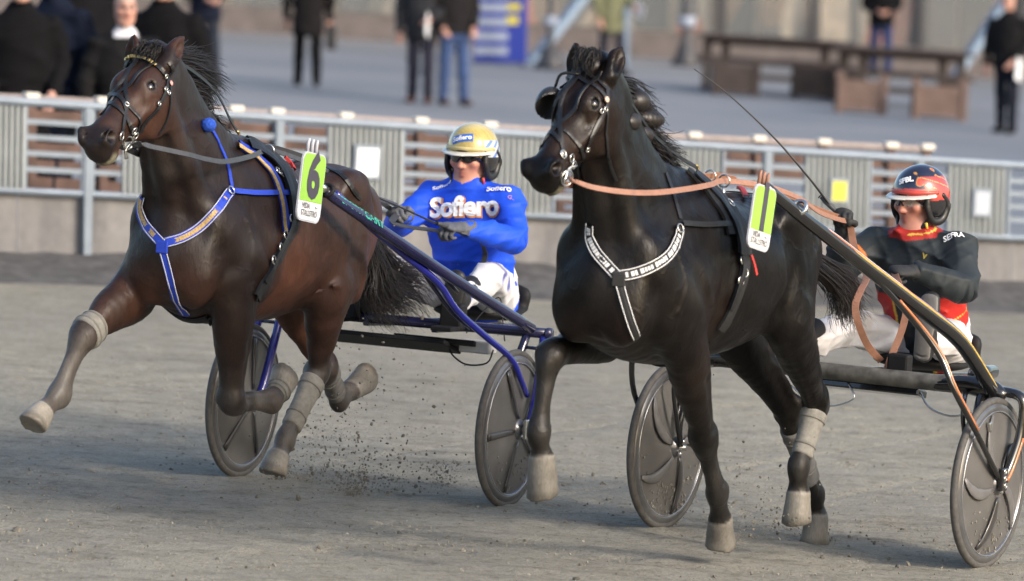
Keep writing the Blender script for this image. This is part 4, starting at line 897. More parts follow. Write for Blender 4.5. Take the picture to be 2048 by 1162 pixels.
def ring(h, name, x, y, l, r, t, mat, ax=(0, 1, 0), parent=None): return h.add(name, torus(h.fr.px(x, y, l), ax, r, t, 24, 8), mat, parent, True)
def ringon(h, name, x, y, r, t, mat, parent=None):
    c = h.surf([(x, y)], .008)[0]; return h.add(name, torus(c, h.S.grad(c)[0] + .3 * h.hy, r, t, 22, 8), mat, parent, True)
def studs(h, name, pts, n, r, mat, parent, off=.006):
    P = catmull(h.surf(pts, off), 6); m = MB()
    for t in np.linspace(0, len(P) - 1, n).astype(int):
        m.box(P[t] - h.g, (r, r, r * .5), rotm(np.gradient(P, axis=0)[t], np.cross(h.S.grad(P[t])[0], np.gradient(P, axis=0)[t])), bev=r * .3)
    return m.build(name, mat, parent)
def holder(h, name):
    o = bpy.data.objects.new(name, None); return link(o, h.root)
def mirror_head(h, pts):
    """the same line on the far side of the head (through the plane of the skull)"""
    out = []
    for q in h.surf(pts): v = q - h.H(0); k = v @ h.hy; out.append(tuple(q - 2 * k * h.hy))
    return out
HB = .020
def headgear(h, L):
    br = holder(h, 'bridle')
    for n, pts, w_ in L:
        h.strap(n, pts, w_, M_LEA, .005, br)
        if n in ('cheek_strap', 'throat_strap', 'gag_strap'): h.strap(n, mirror_head(h, pts), w_, M_LEA, .005, br)
    return br
brA = headgear(A, [
    ('browband', [(249, 119), (261, 112), (277, 113), (295, 118), (310, 128), (324, 141), (333, 153)], .020),
    ('face_strap', [(293, 104), (277, 114), (261, 137), (250, 153), (230, 181), (211, 204), (199, 221)], .016),
    ('gag_strap', [(275, 104), (264, 132), (252, 158), (251, 179), (254, 205), (251, 225), (247, 246), (244, 266)], .016),
    ('noseband', [(203, 206), (216, 191), (232, 189), (246, 202), (252, 220)], .017), ('noseband', [(197, 224), (209, 209), (225, 207), (241, 220), (251, 232), (262, 256), (270, 268)], .017),
    ('curb_strap', [(256, 212), (273, 229), (280, 247), (274, 266)], .014),
    ('cheek_strap', [(338, 124), (343, 146), (333, 176), (321, 205), (305, 230), (287, 250), (280, 265)], .019),
    ('throat_strap', [(341, 150), (341, 181), (340, 213), (332, 244), (318, 268)], .012)])
studs(A, 'brow_stud', [(251, 118), (261, 112), (277, 113), (295, 118), (310, 128)], 11, .0065, M_BRASS, brA)
for x, y in ((333, 153), (332, 178), (319, 207), (338, 185), (254, 208)): A.add('buckle', torus(A.surf([(x, y)], .008)[0], A.S.grad(A.surf([(x, y)])[0])[0], .009, .0028, 10, 6), M_STEEL, brA, True)
for x, y, r in ((244, 272, .016), (269, 262, .014), (272, 272, .014)): ringon(A, 'ring', x, y, r, .0032, M_STEEL, brA)
bitA = A.surf([(257, 286)], .012)[0]; A.add('bit_ring', torus(bitA, A.hy + .3 * A.ha, .026, .0038, 26, 8), M_STEEL, brA, True)
A.add('bit_cheek', tube([bitA + V(0, .01, 0), bitA + A.ha * .035 - A.hz * .012, bitA + A.ha * .045 - A.hz * .045], [.006, .007, .008], 8, 3), M_STEEL, brA, True)
mb = bitA - 2 * ((bitA - A.H(0)) @ A.hy) * A.hy; A.add('bit_ring', torus(mb, A.hy - .3 * A.ha, .026, .0038, 26, 8), M_STEEL, brA, True)
c = A.fr.px(*(343, 167), .09); cs = A.surf([(343, 166)], .01)[0]; m = MB(); m.add(*lathe(cs - A.g, A.S.grad(cs)[0], [(0, .004), (.008, .003), (.012, 0), (0, -.002)], 14)); m.build('rosette', simple('pink_rosette', (.62, .30, .27), .5), brA, True)
brB = headgear(B, [
    ('browband', [(1116, 168), (1134, 157), (1161, 156), (1187, 170), (1210, 193)], .018),
    ('face_strap', [(1161, 141), (1142, 170), (1109, 213), (1085, 252), (1070, 284)], .016),
    ('gag_strap', [(1151, 142), (1135, 173), (1122, 206), (1120, 243), (1122, 276), (1126, 302)], .018),
    ('noseband', [(1083, 257), (1095, 249), (1109, 249), (1120, 256)], .017), ('noseband', [(1078, 270), (1094, 262), (1108, 268), (1120, 284)], .017),
    ('curb_strap', [(1128, 260), (1150, 281), (1164, 305), (1158, 330)], .015),
    ('cheek_strap', [(1213, 172), (1213, 215), (1199, 242), (1182, 277), (1171, 302)], .018),
    ('throat_strap', [(1212, 200), (1212, 254), (1214, 293), (1221, 330), (1233, 362)], .012),
    ('poll_strap', [(1158, 140), (1166, 132), (1180, 150), (1205, 170), (1218, 180)], .014)])
for x, y in ((1212, 218), (1204, 222), (1176, 300), (1128, 306)): B.add('buckle', torus(B.surf([(x, y)], .008)[0], B.S.grad(B.surf([(x, y)])[0])[0], .009, .0028, 10, 6), M_STEEL, brB, True)
for x, y, r in ((1127, 308, .016), (1144, 316, .015), (1148, 330, .015)): ringon(B, 'ring', x, y, r, .0032, M_STEEL, brB)
bitB = B.surf([(1134, 356)], .012)[0]; B.add('bit_ring', torus(bitB, B.hy + .3 * B.ha, .030, .004, 26, 8), M_STEEL, brB, True)
B.add('bit_cheek', tube([bitB - B.ha * .07 + V(0, .01, 0), bitB - B.ha * .03 + B.hz * .02, bitB + B.ha * .03], [.006, .006, .007], 8, 3), M_STEEL, brB, True)
mbB = bitB - 2 * ((bitB - B.H(0)) @ B.hy) * B.hy; B.add('bit_ring', torus(mbB, B.hy - .3 * B.ha, .030, .004, 26, 8), M_STEEL, brB, True)
cs = B.surf([(1214, 199)], .012)[0]; m = MB(); m.add(*lathe(cs - B.g, B.S.grad(cs)[0], [(0, .006), (.010, .004), (.014, 0), (0, -.002)], 14)); m.build('tag_disc', simple('pale_tag', (.70, .48, .36), .4), brB, True)
# blinker cup on the far eye, standing out on its rod
M_CUP = simple('blinker_leather', (.016, .015, .015), .45, coat=.3)
q = B.eyes[0]; cc = q - B.hy * .055; S_ = Sdf(); S_.ell(cc, (.075, .050, .062), np.array([B.ha, B.hy, B.hz]), k=.01); S_.ell(cc + B.ha * .035 + B.hy * .012, (.085, .045, .056), np.array([B.ha, B.hy, B.hz]), k=.006, mode='s')
B.add('blinker_cup', S_.grid(.0055).mesh(1), M_CUP, brB, True)
B.add('blinker_rod', tube([B.H(.12, -.03, .01), B.H(.16, -.09, .03), cc - B.ha * .07 + B.hz * .02], [.006, .006, .006], 8, 4), M_LEA, brB, True)

def collar(h, left, right, down, up, side, w_, base, trim, mid, cells):
    hn = holder(h, 'breast_collar')
    h.strap('chest_band', left, w_, base, .007, hn); h.strap('chest_band', right, w_, base, .007, hn); h.strap('leg_strap', down, w_ * .78, base, .006, hn)
    for pts, ww in ((left, w_), (right, w_), (down, w_ * .78)):
        P = h.surf(pts, .0085); P = catmull(P, 6); n = h.S.grad(P, .02); T = np.gradient(P, axis=0); T /= np.linalg.norm(T, axis=1)[:, None]; bb = np.cross(n, T)
        for s_ in (-1, 1):
            Q = h.S.snap(P + bb * s_ * ww * .42, .0095, 3); h.add('edge_piping', tube(Q[::2], .0026, 6), trim, hn, True)
        if pts is down or mid is None: continue
        m = MB(); rs = np.random.RandomState(len(P)); k = 3
        cum = np.concatenate([[0], np.cumsum(np.linalg.norm(np.diff(P, axis=0), axis=1))]); L_ = cum[-1]; s0 = L_ * .06
        while s0 < L_ * (.90 if cells else .80):                      # woven letters or braid between the edges
            wd = rs.uniform(.009, .016); s1 = s0 + wd; at = lambda s: np.array([np.interp(s, cum, P[:, i]) for i in range(3)]); c_ = at((s0 + s1) / 2); n_ = h.S.grad(c_, .02)[0]; t_ = nrm(at(s1) - at(s0)); hh = ww * .22 * (rs.uniform(.75, 1.0) if cells else 1)
            m.box(c_ + n_ * .001 - h.g, (wd / 2, hh, .0016), rotm(t_, np.cross(n_, t_)))
            s0 = s1 + (rs.choice([.003, .003, .012]) if cells else .0008)
        m.build('woven_pattern', mid, hn)
    h.strap('neck_strap', up, .020, base if cells is False else M_LEA, .004, hn); h.strap('trace_strap', side, .022, base if cells is False else M_LEA, .004, hn, off=.012)
    c = h.surf([right[-1]], .014)[0]; h.add('ring', torus(c, h.S.grad(c)[0], .017, .0035, 20, 8), M_STEEL, hn, True)
    c = h.surf([down[0]], .010)[0]; n = h.S.grad(c)[0]; m = MB(); m.box(c - h.g, (.026, .026, .006), rotm(np.cross(V(0, 0, 1), n), V(0, 0, 1)), bev=.004); m.build('joining_patch', base, hn)
    return hn
hnA = collar(A, [(283, 392), (279, 415), (288, 443), (305, 467), (324, 487)], [(326, 487), (364, 476), (398, 456), (429, 425), (452, 394), (463, 380)], [(324, 494), (333, 529), (344, 573), (353, 604), (372, 630)],
       [(420, 256), (428, 266), (440, 291), (455, 327), (464, 376)], [(465, 380), (508, 385), (546, 385), (582, 385)], .042, M_BLUEW, M_SILV, M_GOLDW, False)
c = A.surf([(417, 250)], .02)[0]; S_ = Sdf(); S_.ell(c, (.034, .032, .030), k=.01); S_.warp = lambda x, y, z: .003 * np.sin(x * 300) * np.sin(y * 280) * np.sin(z * 310); A.add('pompom', S_.grid(.005).mesh(1), M_BLUEB, hnA, True)
hnB = collar(B, [(1178, 450), (1178, 474), (1192, 504), (1215, 531), (1233, 550)], [(1237, 552), (1271, 546), (1309, 531), (1340, 508), (1356, 478), (1361, 456)], [(1237, 560), (1249, 603), (1263, 648), (1274, 677)],
       [(1332, 345), (1338, 362), (1348, 392), (1361, 438)], [(1366, 446), (1415, 449), (1450, 447), (1482, 444)], .046, M_BLKW, M_WHTW, M_WHTW, True)

def plate(h, corners, l, digit, sz, dx):
    P = [h.fr.px(x, y, l) - h.g for x, y in corners]; c = sum(P) / 4; ux = nrm(P[1] - P[0] + P[2] - P[3]); uy = P[0] - P[3] + P[1] - P[2]; uy = nrm(uy - ux * (uy @ ux)); n = np.cross(ux, uy)
    W_ = (np.linalg.norm(P[1] - P[0]) + np.linalg.norm(P[2] - P[3])) / 4; H_ = (np.linalg.norm(P[0] - P[3]) + np.linalg.norm(P[1] - P[2])) / 4; root = holder(h, 'number_plate')
    def rr(w_, hh, r, y0=None, y1=None):
        o = []
        for cx, cy, a0 in ((w_ - r, hh - r, 0), (-w_ + r, hh - r, 90), (-w_ + r, -hh + r, 180), (w_ - r, -hh + r, 270)):
            for a in np.linspace(a0, a0 + 90, 7): o.append((cx + r * math.cos(math.radians(a)), cy + r * math.sin(math.radians(a))))
        return o
    def slab(name, o2, z0, z1, mat):
        m = MB(); k = len(o2); v = [c + ux * a + uy * b + n * z0 for a, b in o2] + [c + ux * a + uy * b + n * z1 for a, b in o2]
        m.add(v, [tuple(range(k - 1, -1, -1)), tuple(range(k, 2 * k))] + [(i, (i + 1) % k, k + (i + 1) % k, k + i) for i in range(k)]); return m.build(name, mat, root)
    slab('backing', rr(W_, H_, W_ * .36), -.004, .003, M_SILV); slab('white_face', rr(W_ - .007, H_ - .007, W_ * .32), .003, .0045, M_WHITE)
    g = [q for q in rr(W_ - .007, H_ - .007, W_ * .32)]; cut = -H_ * .42; g = [(a, max(b, cut)) for a, b in g]; g2 = []
    for q in g:
        if not g2 or abs(q[0] - g2[-1][0]) + abs(q[1] - g2[-1][1]) > 1e-6: g2.append(q)
    slab('green_face', g2, .0046, .006, M_LIME)
    def put(txt, size, ox, oy, mat, name, bold=0.0, sx=1.0):
        v, f = text_mesh(txt, size, bold); mesh_obj(name, [c + ux * (a * sx + ox) + uy * (b + oy) + n * .0075 for a, b, _ in v], f, mat, root, False)
    put(digit, sz, dx, H_ * .27, M_INK, 'number', .011, .92 if digit == '6' else .85); put('VIDA', .032, -W_ * .35, -H_ * .55, M_PRINT, 'lettering', .0008); put('STALLSTRÖ', .034, -.004, -H_ * .76, M_PRINT, 'lettering', .0006, .86)
    put('•–', .03, W_ * .52, -H_ * .56, M_PRINT, 'lettering', .0005)
    for i in range(3):
        b0 = c + ux * ((i - 1.2) * W_ * .36) + uy * (H_ * .9) - n * .012; m = MB(); m.tube([b0, b0 + uy * .055, b0 + uy * .07 + n * .004], [.008, .008, .005], 8); m.build('peg', M_SILV if digit == '6' else M_TAN, root, True)
    return root
plA = plate(A, [(589, 313), (630, 319), (660, 441), (608, 425)], .36, '6', .255, .003)
plB = plate(B, [(1504, 366), (1547, 377), (1541, 510), (1499, 490)], .37, '1', .255, .0)

def saddle(h, pad, black, girth, gold):
    sd = holder(h, 'saddle')
    if gold: h.strap('saddle_pad', pad, .046, M_BLUEW, .010, sd); h.strap('gold_edge', pad, .022, M_GOLDW, .004, sd, off=.0135)
    h.strap('saddle_band', black, .085, M_BLKW, .014, sd, off=.004); h.strap('tread', black, .045, M_LEA, .006, sd, off=.020)
    h.strap('girth', girth, .055, M_BLKW, .012, sd, off=.003); h.strap('girth_strap', girth[:-1], .024, M_LEA, .006, sd, off=.017)
    # round the far side of the barrel and under the belly
    q = h.surf(girth)[-1]; f = q[0]; far = []
    for a in np.linspace(-70, -290, 16): far.append(h.S.snap(V(f + .05, .26 * math.cos(math.radians(a + 20)) , 1.17 + h.dU + .33 * math.sin(math.radians(a + 20))), .003)[0])
    h.add('girth', strap(h.S, np.array(far), .06, .010, .003, 3), M_BLKW, sd)
    return sd
sdA = saddle(A, [(478, 290), (509, 309), (536, 335), (552, 361), (562, 391), (568, 424), (572, 463)], [(500, 287), (530, 301), (560, 328), (578, 362), (588, 403), (592, 440)], [(588, 440), (578, 469), (556, 514), (530, 564), (512, 596)], True)
sdB = saddle(B, [(1385, 349)], [(1392, 345), (1420, 370), (1450, 405), (1472, 440), (1484, 480), (1486, 510)], [(1486, 510), (1488, 540), (1478, 575), (1462, 620), (1440, 660)], False)
B.strap('saddle_pad', [(1374, 340), (1405, 368), (1432, 402), (1452, 436), (1464, 470)], .07, M_BLKW, .012, sdB)
def fittings(h, sd, T, hook, chain, red, clips):
    for x, y, l in T:
        c = h.fr.px(x, y, l); h.add('terret', torus(c, V(1, .1, 0), .024, .004, 22, 8), M_STEEL, sd, True); h.add('terret_stem', tube([c - V(0, 0, .026), c - V(0, 0, .075)], [.006, .007], 8), M_STEEL, sd, True)
    c = h.fr.px(*hook); h.add('check_hook', tube([c - V(0, 0, .05), c, c + V(.02, 0, .012)], [.007, .007, .005], 8, 3), M_BRASS, sd, True)
    P = catmull(h.surf(chain, .012), 4); m = MB()
    for i in range(0, len(P), 2): m.add(*torus(P[i] - h.g, h.S.grad(P[i])[0] if i % 4 else V(0, 1, .6), .013, .0045, 12, 6))
    m.build('chain', M_STEEL, sd, True)
    h.strap('red_loop', red, .02, M_RED, .012, sd, off=.014)
    for x, y in clips:
        c = h.surf([(x, y)], .016)[0]; h.add('clip', torus(c, h.S.grad(c)[0], .018, .004, 12, 6), M_STEEL, sd, True)
fittings(A, sdA, [(537, 301, .10), (505, 296, -.10)], (478, 268, 0), [(556, 340), (568, 349), (580, 357), (590, 362)], [(568, 316), (580, 328), (586, 340)], [(585, 437), (572, 470), (562, 495), (548, 520)])
fittings(B, sdB, [(1448, 362, .10), (1420, 352, -.10)], (1396, 336, 0), [(1448, 400), (1460, 418), (1470, 436)], [(1478, 372), (1486, 384), (1492, 396)], [(1462, 405), (1486, 520), (1490, 545), (1482, 562)])
B.strap('red_ribbon', [(1502, 510), (1508, 528), (1513, 550)], .014, M_RED, .004, sdB, off=.02)
def backstrap(h, pts): h.strap('back_strap', pts, .022, M_LEA, .005, None)
backstrap(A, [(540, 296), (600, 312), (660, 338), (700, 370), (722, 398)]); backstrap(B, [(1455, 352), (1520, 368), (1580, 400), (1620, 440), (1640, 465)])

# boots on the legs
A.boot('knee_boot', 'RF', 3, 4, .009, M_BOOT); A.boot('tendon_boot', 'LH', 5, 7, .008, M_BOOT); A.boot('tendon_boot', 'RH', 5, 7, .007, M_BOOTD); A.boot('hoof_boot', 'LF', 9, 10, .008, M_BOOT)
B.boot('tendon_boot', 'LH', 5, 7, .009, M_BOOT); B.boot('tendon_boot', 'RH', 5, 7, .010, M_BOOTD)

# check reins run free from the poll to the saddle hook
def free_band(h, name, pts, width, mat, nn=(0, 0, 1), thick=.004, sub=6):
    return h.add(name, band([h.fr.px(*q) for q in pts], nn, width, thick, sub), mat)
free_band(A, 'check_rein', [(342, 118, .01), (366, 130, .01), (388, 144, .0), (419, 170, -.01), (440, 197, -.01), (456, 230, 0), (470, 256, 0), (479, 268, 0)], .016, M_LEA, (-.3, 1, .2))
free_band(B, 'check_rein', [(1206, 150, .0), (1250, 190, .06), (1298, 258, .03), (1331, 292, .02), (1363, 317, .01), (1396, 336, 0)], .016, M_LEA, (-.3, 1, .2))
# ================================================================== the two racing sulkies
M_TYRE = simple('tyre_rubber', (.075, .071, .066), .7, var=.25, scale=40); M_RIM = simple('dark_rim', (.16, .16, .165), .28, .6, .12); M_DISC = simple('smoked_disc', (.115, .110, .105), .36, var=.2, scale=5, coat=.2)
M_RIML = simple('bright_rim_edge', (.40, .41, .44), .25, .8, .1); M_DISC.node_tree.nodes['Principled BSDF'].inputs['Alpha'].default_value = .86
M_SPOKE = simple('moulded_spoke', (.035, .033, .033), .28, var=.2, coat=.4); M_SPOKEL = simple('pale_spoke', (.12, .116, .115), .35, var=.15)
M_CHASS = simple('violet_blue_paint', (.016, .018, .20), .22, var=.2, scale=12, coat=.6); M_CHASD = simple('dark_blue_paint', (.014, .014, .050), .25, var=.3, scale=9, coat=.5); M_CARB = simple('black_lacquer', (.010, .010, .011), .16, var=.2, coat=.8)
M_DIRTY = simple('mud_spattered_bar', (.105, .10, .088), .6, var=.6, scale=14, bmp=.3); M_SEAT = simple('black_seat', (.012, .012, .013), .65, spec=.25); M_BOX = simple('pale_box', (.42, .41, .40), .5, var=.08); M_GREEN = simple('green_print', (.03, .36, .24), .45)
def mir(P): return [(a, -b, c) for a, b, c in P]
def sul_add(root, name, vf, mat, parent=None, smooth=True): return mesh_obj(name, np.asarray(vf[0]), vf[1], mat, parent or root, smooth)
def wheel(root, l, R, spokes, phase, swoosh):
    """l: lateral place of the wheel; built in the sulky's own coordinates"""
    s_ = 1 if l > 0 else -1; c = V(0, l, R)
    w_ = sul_add(root, 'wheel', lathe(c, (0, 1, 0), [(R - .058, .013), (R - .07, .016), (.10, .030), (.045, .042), (.0, .044)], 64), M_DISC)
    mesh2 = lathe(c, (0, 1, 0), [(.0, -.044), (.045, -.042), (.10, -.030), (R - .07, -.016), (R - .058, -.013)], 64); sul_add(root, 'inner_disc', mesh2, M_DISC, w_)
    sul_add(root, 'tyre', torus(c, (0, 1, 0), R - .0165, .0165, 80, 12), M_TYRE, w_)
    sul_add(root, 'rim', lathe(c, (0, 1, 0), [(R - .026, .012), (R - .036, .020), (R - .052, .021), (R - .064, .0155), (R - .064, -.0155), (R - .052, -.021), (R - .036, -.020), (R - .026, -.012)], 72), M_RIM, w_)
    for q in (1, -1): sul_add(root, 'rim_edge', torus(c + V(0, q * .0195, 0), (0, 1, 0), R - .058, .003, 72, 6), M_RIML, w_)
    for i in range(spokes):
        for q in (1, -1):
            a = phase + i * 2 * math.pi / spokes; P = []; rr = []
            for t in np.linspace(0, 1, 9):
                r = .055 + (R - .122) * t; b = a + (swoosh * (t ** 1.5) if swoosh else 0.0); P.append(c + V(math.cos(b) * r, q * (.043 - .024 * t + .004), math.sin(b) * r)); rr.append((.006 + .020 * math.sin(math.pi * min(1, t * .9 + .05)) if swoosh else .011 + .006 * t))
            sul_add(root, 'spoke', tube(P, rr, 10, flat=.28, up=(0, 1, 0)), M_SPOKEL if (swoosh and i % 2 == 0) else M_SPOKE, w_)
    sul_add(root, 'hub', lathe(c, (0, 1, 0), [(0, .062), (.020, .062), (.026, .055), (.045, .046), (.050, .03), (.050, -.03), (.045, -.046), (.026, -.055), (.020, -.062), (0, -.062)], 28), M_RIM, w_)
    m = MB(); a = phase + .3; m.box(c + V(math.cos(a) * (R - .10), s_ * .03, math.sin(a) * (R - .10)), (.010, .008, .022), rotm((-math.sin(a), 0, math.cos(a)), (0, 1, 0)), bev=.004); m.build('valve', M_STEEL, w_)
    for q in (1, -1):
        for k in range(3): sul_add(root, 'bolt', lathe(c + V(.012 * (k - 1), q * .062, .024 - k * .026), (0, q, 0), [(0, .012), (.008, .012), (.010, .008), (.010, 0)], 10), M_STEEL, w_)
    return w_
def wheel_dirt(root, l, R, seed, n=140):
    """mud stuck to the lower part of the disc"""
    rs = np.random.RandomState(seed); m = MB(); s_ = 1
    for _ in range(n):
        a = rs.normal(-math.pi / 2, .55); r = rs.uniform(.16, R - .05); sz = rs.uniform(.0012, .0042); m.box(V(math.cos(a) * r, l + .036 - .02 * r / R, R + math.sin(a) * r), (sz * 1.5, sz * .5, sz), rotm((math.cos(a), 0, math.sin(a)), (0, 1, 0)))
    return tag(m.build('mud_specks', simple('mud', (.20, .185, .16), .9, var=.3), root), kind='stuff')
# ---------------------------------------------- blue tube sulky of the bay
p = S1.px
K1 = empty('racing_sulky', 'violet blue tubular racing sulky with dark disc wheels behind the bay horse numbered 6', 'sulky', 'racing sulkies', S1.matrix())
for l, ph in ((.66, 1.18), (-.66, .45)): wd = wheel(K1, l, .350, 5, ph, 0)
wheel_dirt(K1, .66, .35, 3, 60)
shaft = [p(650, 381, .34), p(668, 396, .35), p(720, 431, .40), p(800, 486, .47), p(880, 540, .53), p(960, 592, .58), p(1062, 656, .64)]
sec = [p(672, 386, .345), p(706, 420, .37), p(741, 453, .40), p(800, 503, .45), p(875, 565, .52), p(913, 620, .56), p(965, 668, .62), p(1021, 716, .68), p(1040, 755, .70), p(1054, 792, .71)]
inner = [p(812, 496, .47), p(838, 530, .47), p(868, 575, .49), p(905, 625, .53), p(940, 655, .56)]
brace = [p(848, 522, .50), p(880, 548, .51), p(915, 585, .53)]
bar = [(-.235, .70, .762), (-.235, .35, .758), (-.235, -.35, .752), (-.235, -.71, .742)]
for q in (1, -1):
    f_ = (lambda P: P) if q > 0 else mir
    sul_add(K1, 'shaft', tube(f_(shaft), [.020, .022, .024, .025, .025, .025, .026], 14, 4), M_CHASD); sul_add(K1, 'lower_tube', tube(f_(sec), [.012, .016, .017, .017, .016, .015, .015, .014, .013, .012], 12, 4), M_CHASS)
    sul_add(K1, 'strut', tube(f_(inner), .011, 10, 4), M_CHASD); sul_add(K1, 'strut', tube(f_(brace), .009, 8, 4), M_CHASD)
    sul_add(K1, 'outer_fork', tube(f_([(-.235, .69, .755), (-.17, .715, .64), (-.075, .735, .43), (-.02, .73, .355)]), [.019, .022, .024, .018], 12, 3, flat=.8), M_CHASS)
    sul_add(K1, 'inner_fork', tube(f_([(-.235, .61, .755), (-.16, .60, .62), (-.06, .595, .42), (-.01, .60, .350)]), [.019, .020, .020, .016], 12, 3), M_CHASS if q < 0 else M_CHASD)
    sul_add(K1, 'fork_tie', tube(f_([(-.20, .61, .695), (-.20, .705, .695)]), .008, 8), M_CHASD)
    sul_add(K1, 'axle', tube(f_([(0, .585, .350), (0, .745, .350)]), .013, 12), M_STEEL)
    m = MB(); m.box((0.0, q * .745, .355), (.034, .010, .045), bev=.006); m.build('drop_out', M_STEEL, K1)
    sul_add(K1, 'tip_clamp', torus(np.array(f_([shaft[0]])[0]) + V(-.02, 0, 0), (1, 0, .6), .026, .010, 20, 8), M_SEAT); sul_add(K1, 'tip_ferrule', tube(f_([p(651, 381, .34), p(640, 372, .335)]), [.021, .016], 12), M_STEEL)
sul_add(K1, 'crossbar', tube(bar, .0235, 14, 3), M_CHASD)
for q in (1, -1): sul_add(K1, 'bar_cap', lathe((-.235, q * .715, .762 if q > 0 else .742), (0, q, 0), [(0, .014), (.026, .012), (.027, -.01)], 16), M_CHASD)
def lettering_on_tube(root, txt, a, b, up, size, mat):
    a = np.asarray(a); b = np.asarray(b); ux = nrm(b - a); n = nrm(np.asarray(up) - ux * (np.asarray(up) @ ux)); uy = np.cross(n, ux); v, f = text_mesh(txt, size, .0012); c = (a + b) / 2
    mesh_obj('lettering', [c + ux * q[0] + uy * q[1] + n * (.0265 - 12 * q[1] ** 2) for q in v], f, mat, root, False)
lettering_on_tube(K1, 'SPORTCART', p(682, 408, .36), p(752, 452, .43), (-.05, 1, .55), .052, M_GREEN)
m = MB()
for q in (1, -1): m.beam((-.20, q * .17, .735), (-1.16, q * .14, .70), .03, .03, bev=.004)
m.build('seat_rail', M_CHASD, K1)
S_ = Sdf(); S_.chain([(-.92, 0, .765, .17, .035), (-1.05, 0, .755, .19, .035), (-1.20, 0, .775, .17, .035)], k=.02); S_.chain([(-1.22, -.14, .83, .03, .05), (-1.26, 0, .85, .03, .06), (-1.22, .14, .83, .03, .05)], k=.03, side=(1, 0, 0)); sul_add(K1, 'seat', S_.grid(.012).mesh(1), M_SEAT)
for q in (1, -1):
    m = MB(); m.box((-.20, q * .26, .80), (.035, .055, .06), bev=.012); m.box((-.16, q * .26, .75), (.09, .05, .010), bev=.004); m.build('stirrup', M_SEAT, K1)
m = MB(); m.box((-.30, -.10, .655), (.10, .32, .010), rotm((1, 0, .3), (0, 1, .0)), bev=.004); m.build('mud_guard', M_SEAT, K1)
m = MB(); m.box((-.36, .14, .66), (.10, .20, .012), rotm((1, 0, .25), (0, 1, .0)), bev=.004); m.build('mud_guard', M_SEAT, K1)
m = MB(); m.box((-.33, .33, .665), (.045, .075, .028), bev=.008); m.build('timer_box', M_BOX, K1)
sul_add(K1, 'cable', tube([(-.3, .42, .66), (-.28, .40, .60), (-.28, .30, .585), (-.3, .22, .62), (-.3, .2, .66)], .004, 6, 4), M_SEAT)
sul_add(K1, 'cable', tube([(-.35, .45, .70), (-.42, .40, .80), (-.5, .34, .88), (-.45, .28, .80), (-.35, .26, .72)], .003, 6, 5), M_SEAT)
# ---------------------------------------------- black lacquered sulky of the black horse
p = S2.px
K2 = empty('racing_sulky', 'black lacquered racing sulky with striped shafts and swirled disc wheels behind the black horse', 'sulky', 'racing sulkies', S2.matrix())
for l, ph in ((.757, .9), (-.757, .35)): wheel(K2, l, .362, 5, ph, .5); wheel_dirt(K2, l, .362, 5 if l > 0 else 6, 70 if l > 0 else 170)
shaft2 = [p(1528, 372, .34), p(1600, 430, .38), p(1640, 461, .41), p(1695, 504, .46), p(1748, 546, .51), p(1805, 590, .56), p(1857, 630, .61), p(1919, 682, .66), p(1969, 757, .70), p(2000, 808, .72)]
fork2 = [(-.10, .695, .735), (-.125, .76, .738), (-.125, .825, .722), (-.125, .84, .66), (-.11, .835, .55), (-.06, .825, .44), (-.01, .82, .375)]
strut2 = [p(1730, 532, .50), p(1795, 604, .56), p(1849, 668, .63), p(1883, 718, .69), p(1909, 782, .75), p(1952, 864, .80), (.045, .815, .405), (.01, .82, .38)]
inn2 = [(-.10, .66, .73), (-.03, .675, .66), (.02, .68, .55), (.04, .685, .45), (.01, .69, .37)]
M_STR = [simple('stripe_white', (.62, .62, .66), .25, var=.05, coat=.5), simple('stripe_violet', (.22, .08, .20), .25, coat=.5), simple('stripe_yellow', (.55, .36, .06), .25, coat=.5), simple('stripe_orange', (.50, .17, .06), .25, coat=.5), simple('stripe_blue', (.05, .10, .24), .25, coat=.5)]
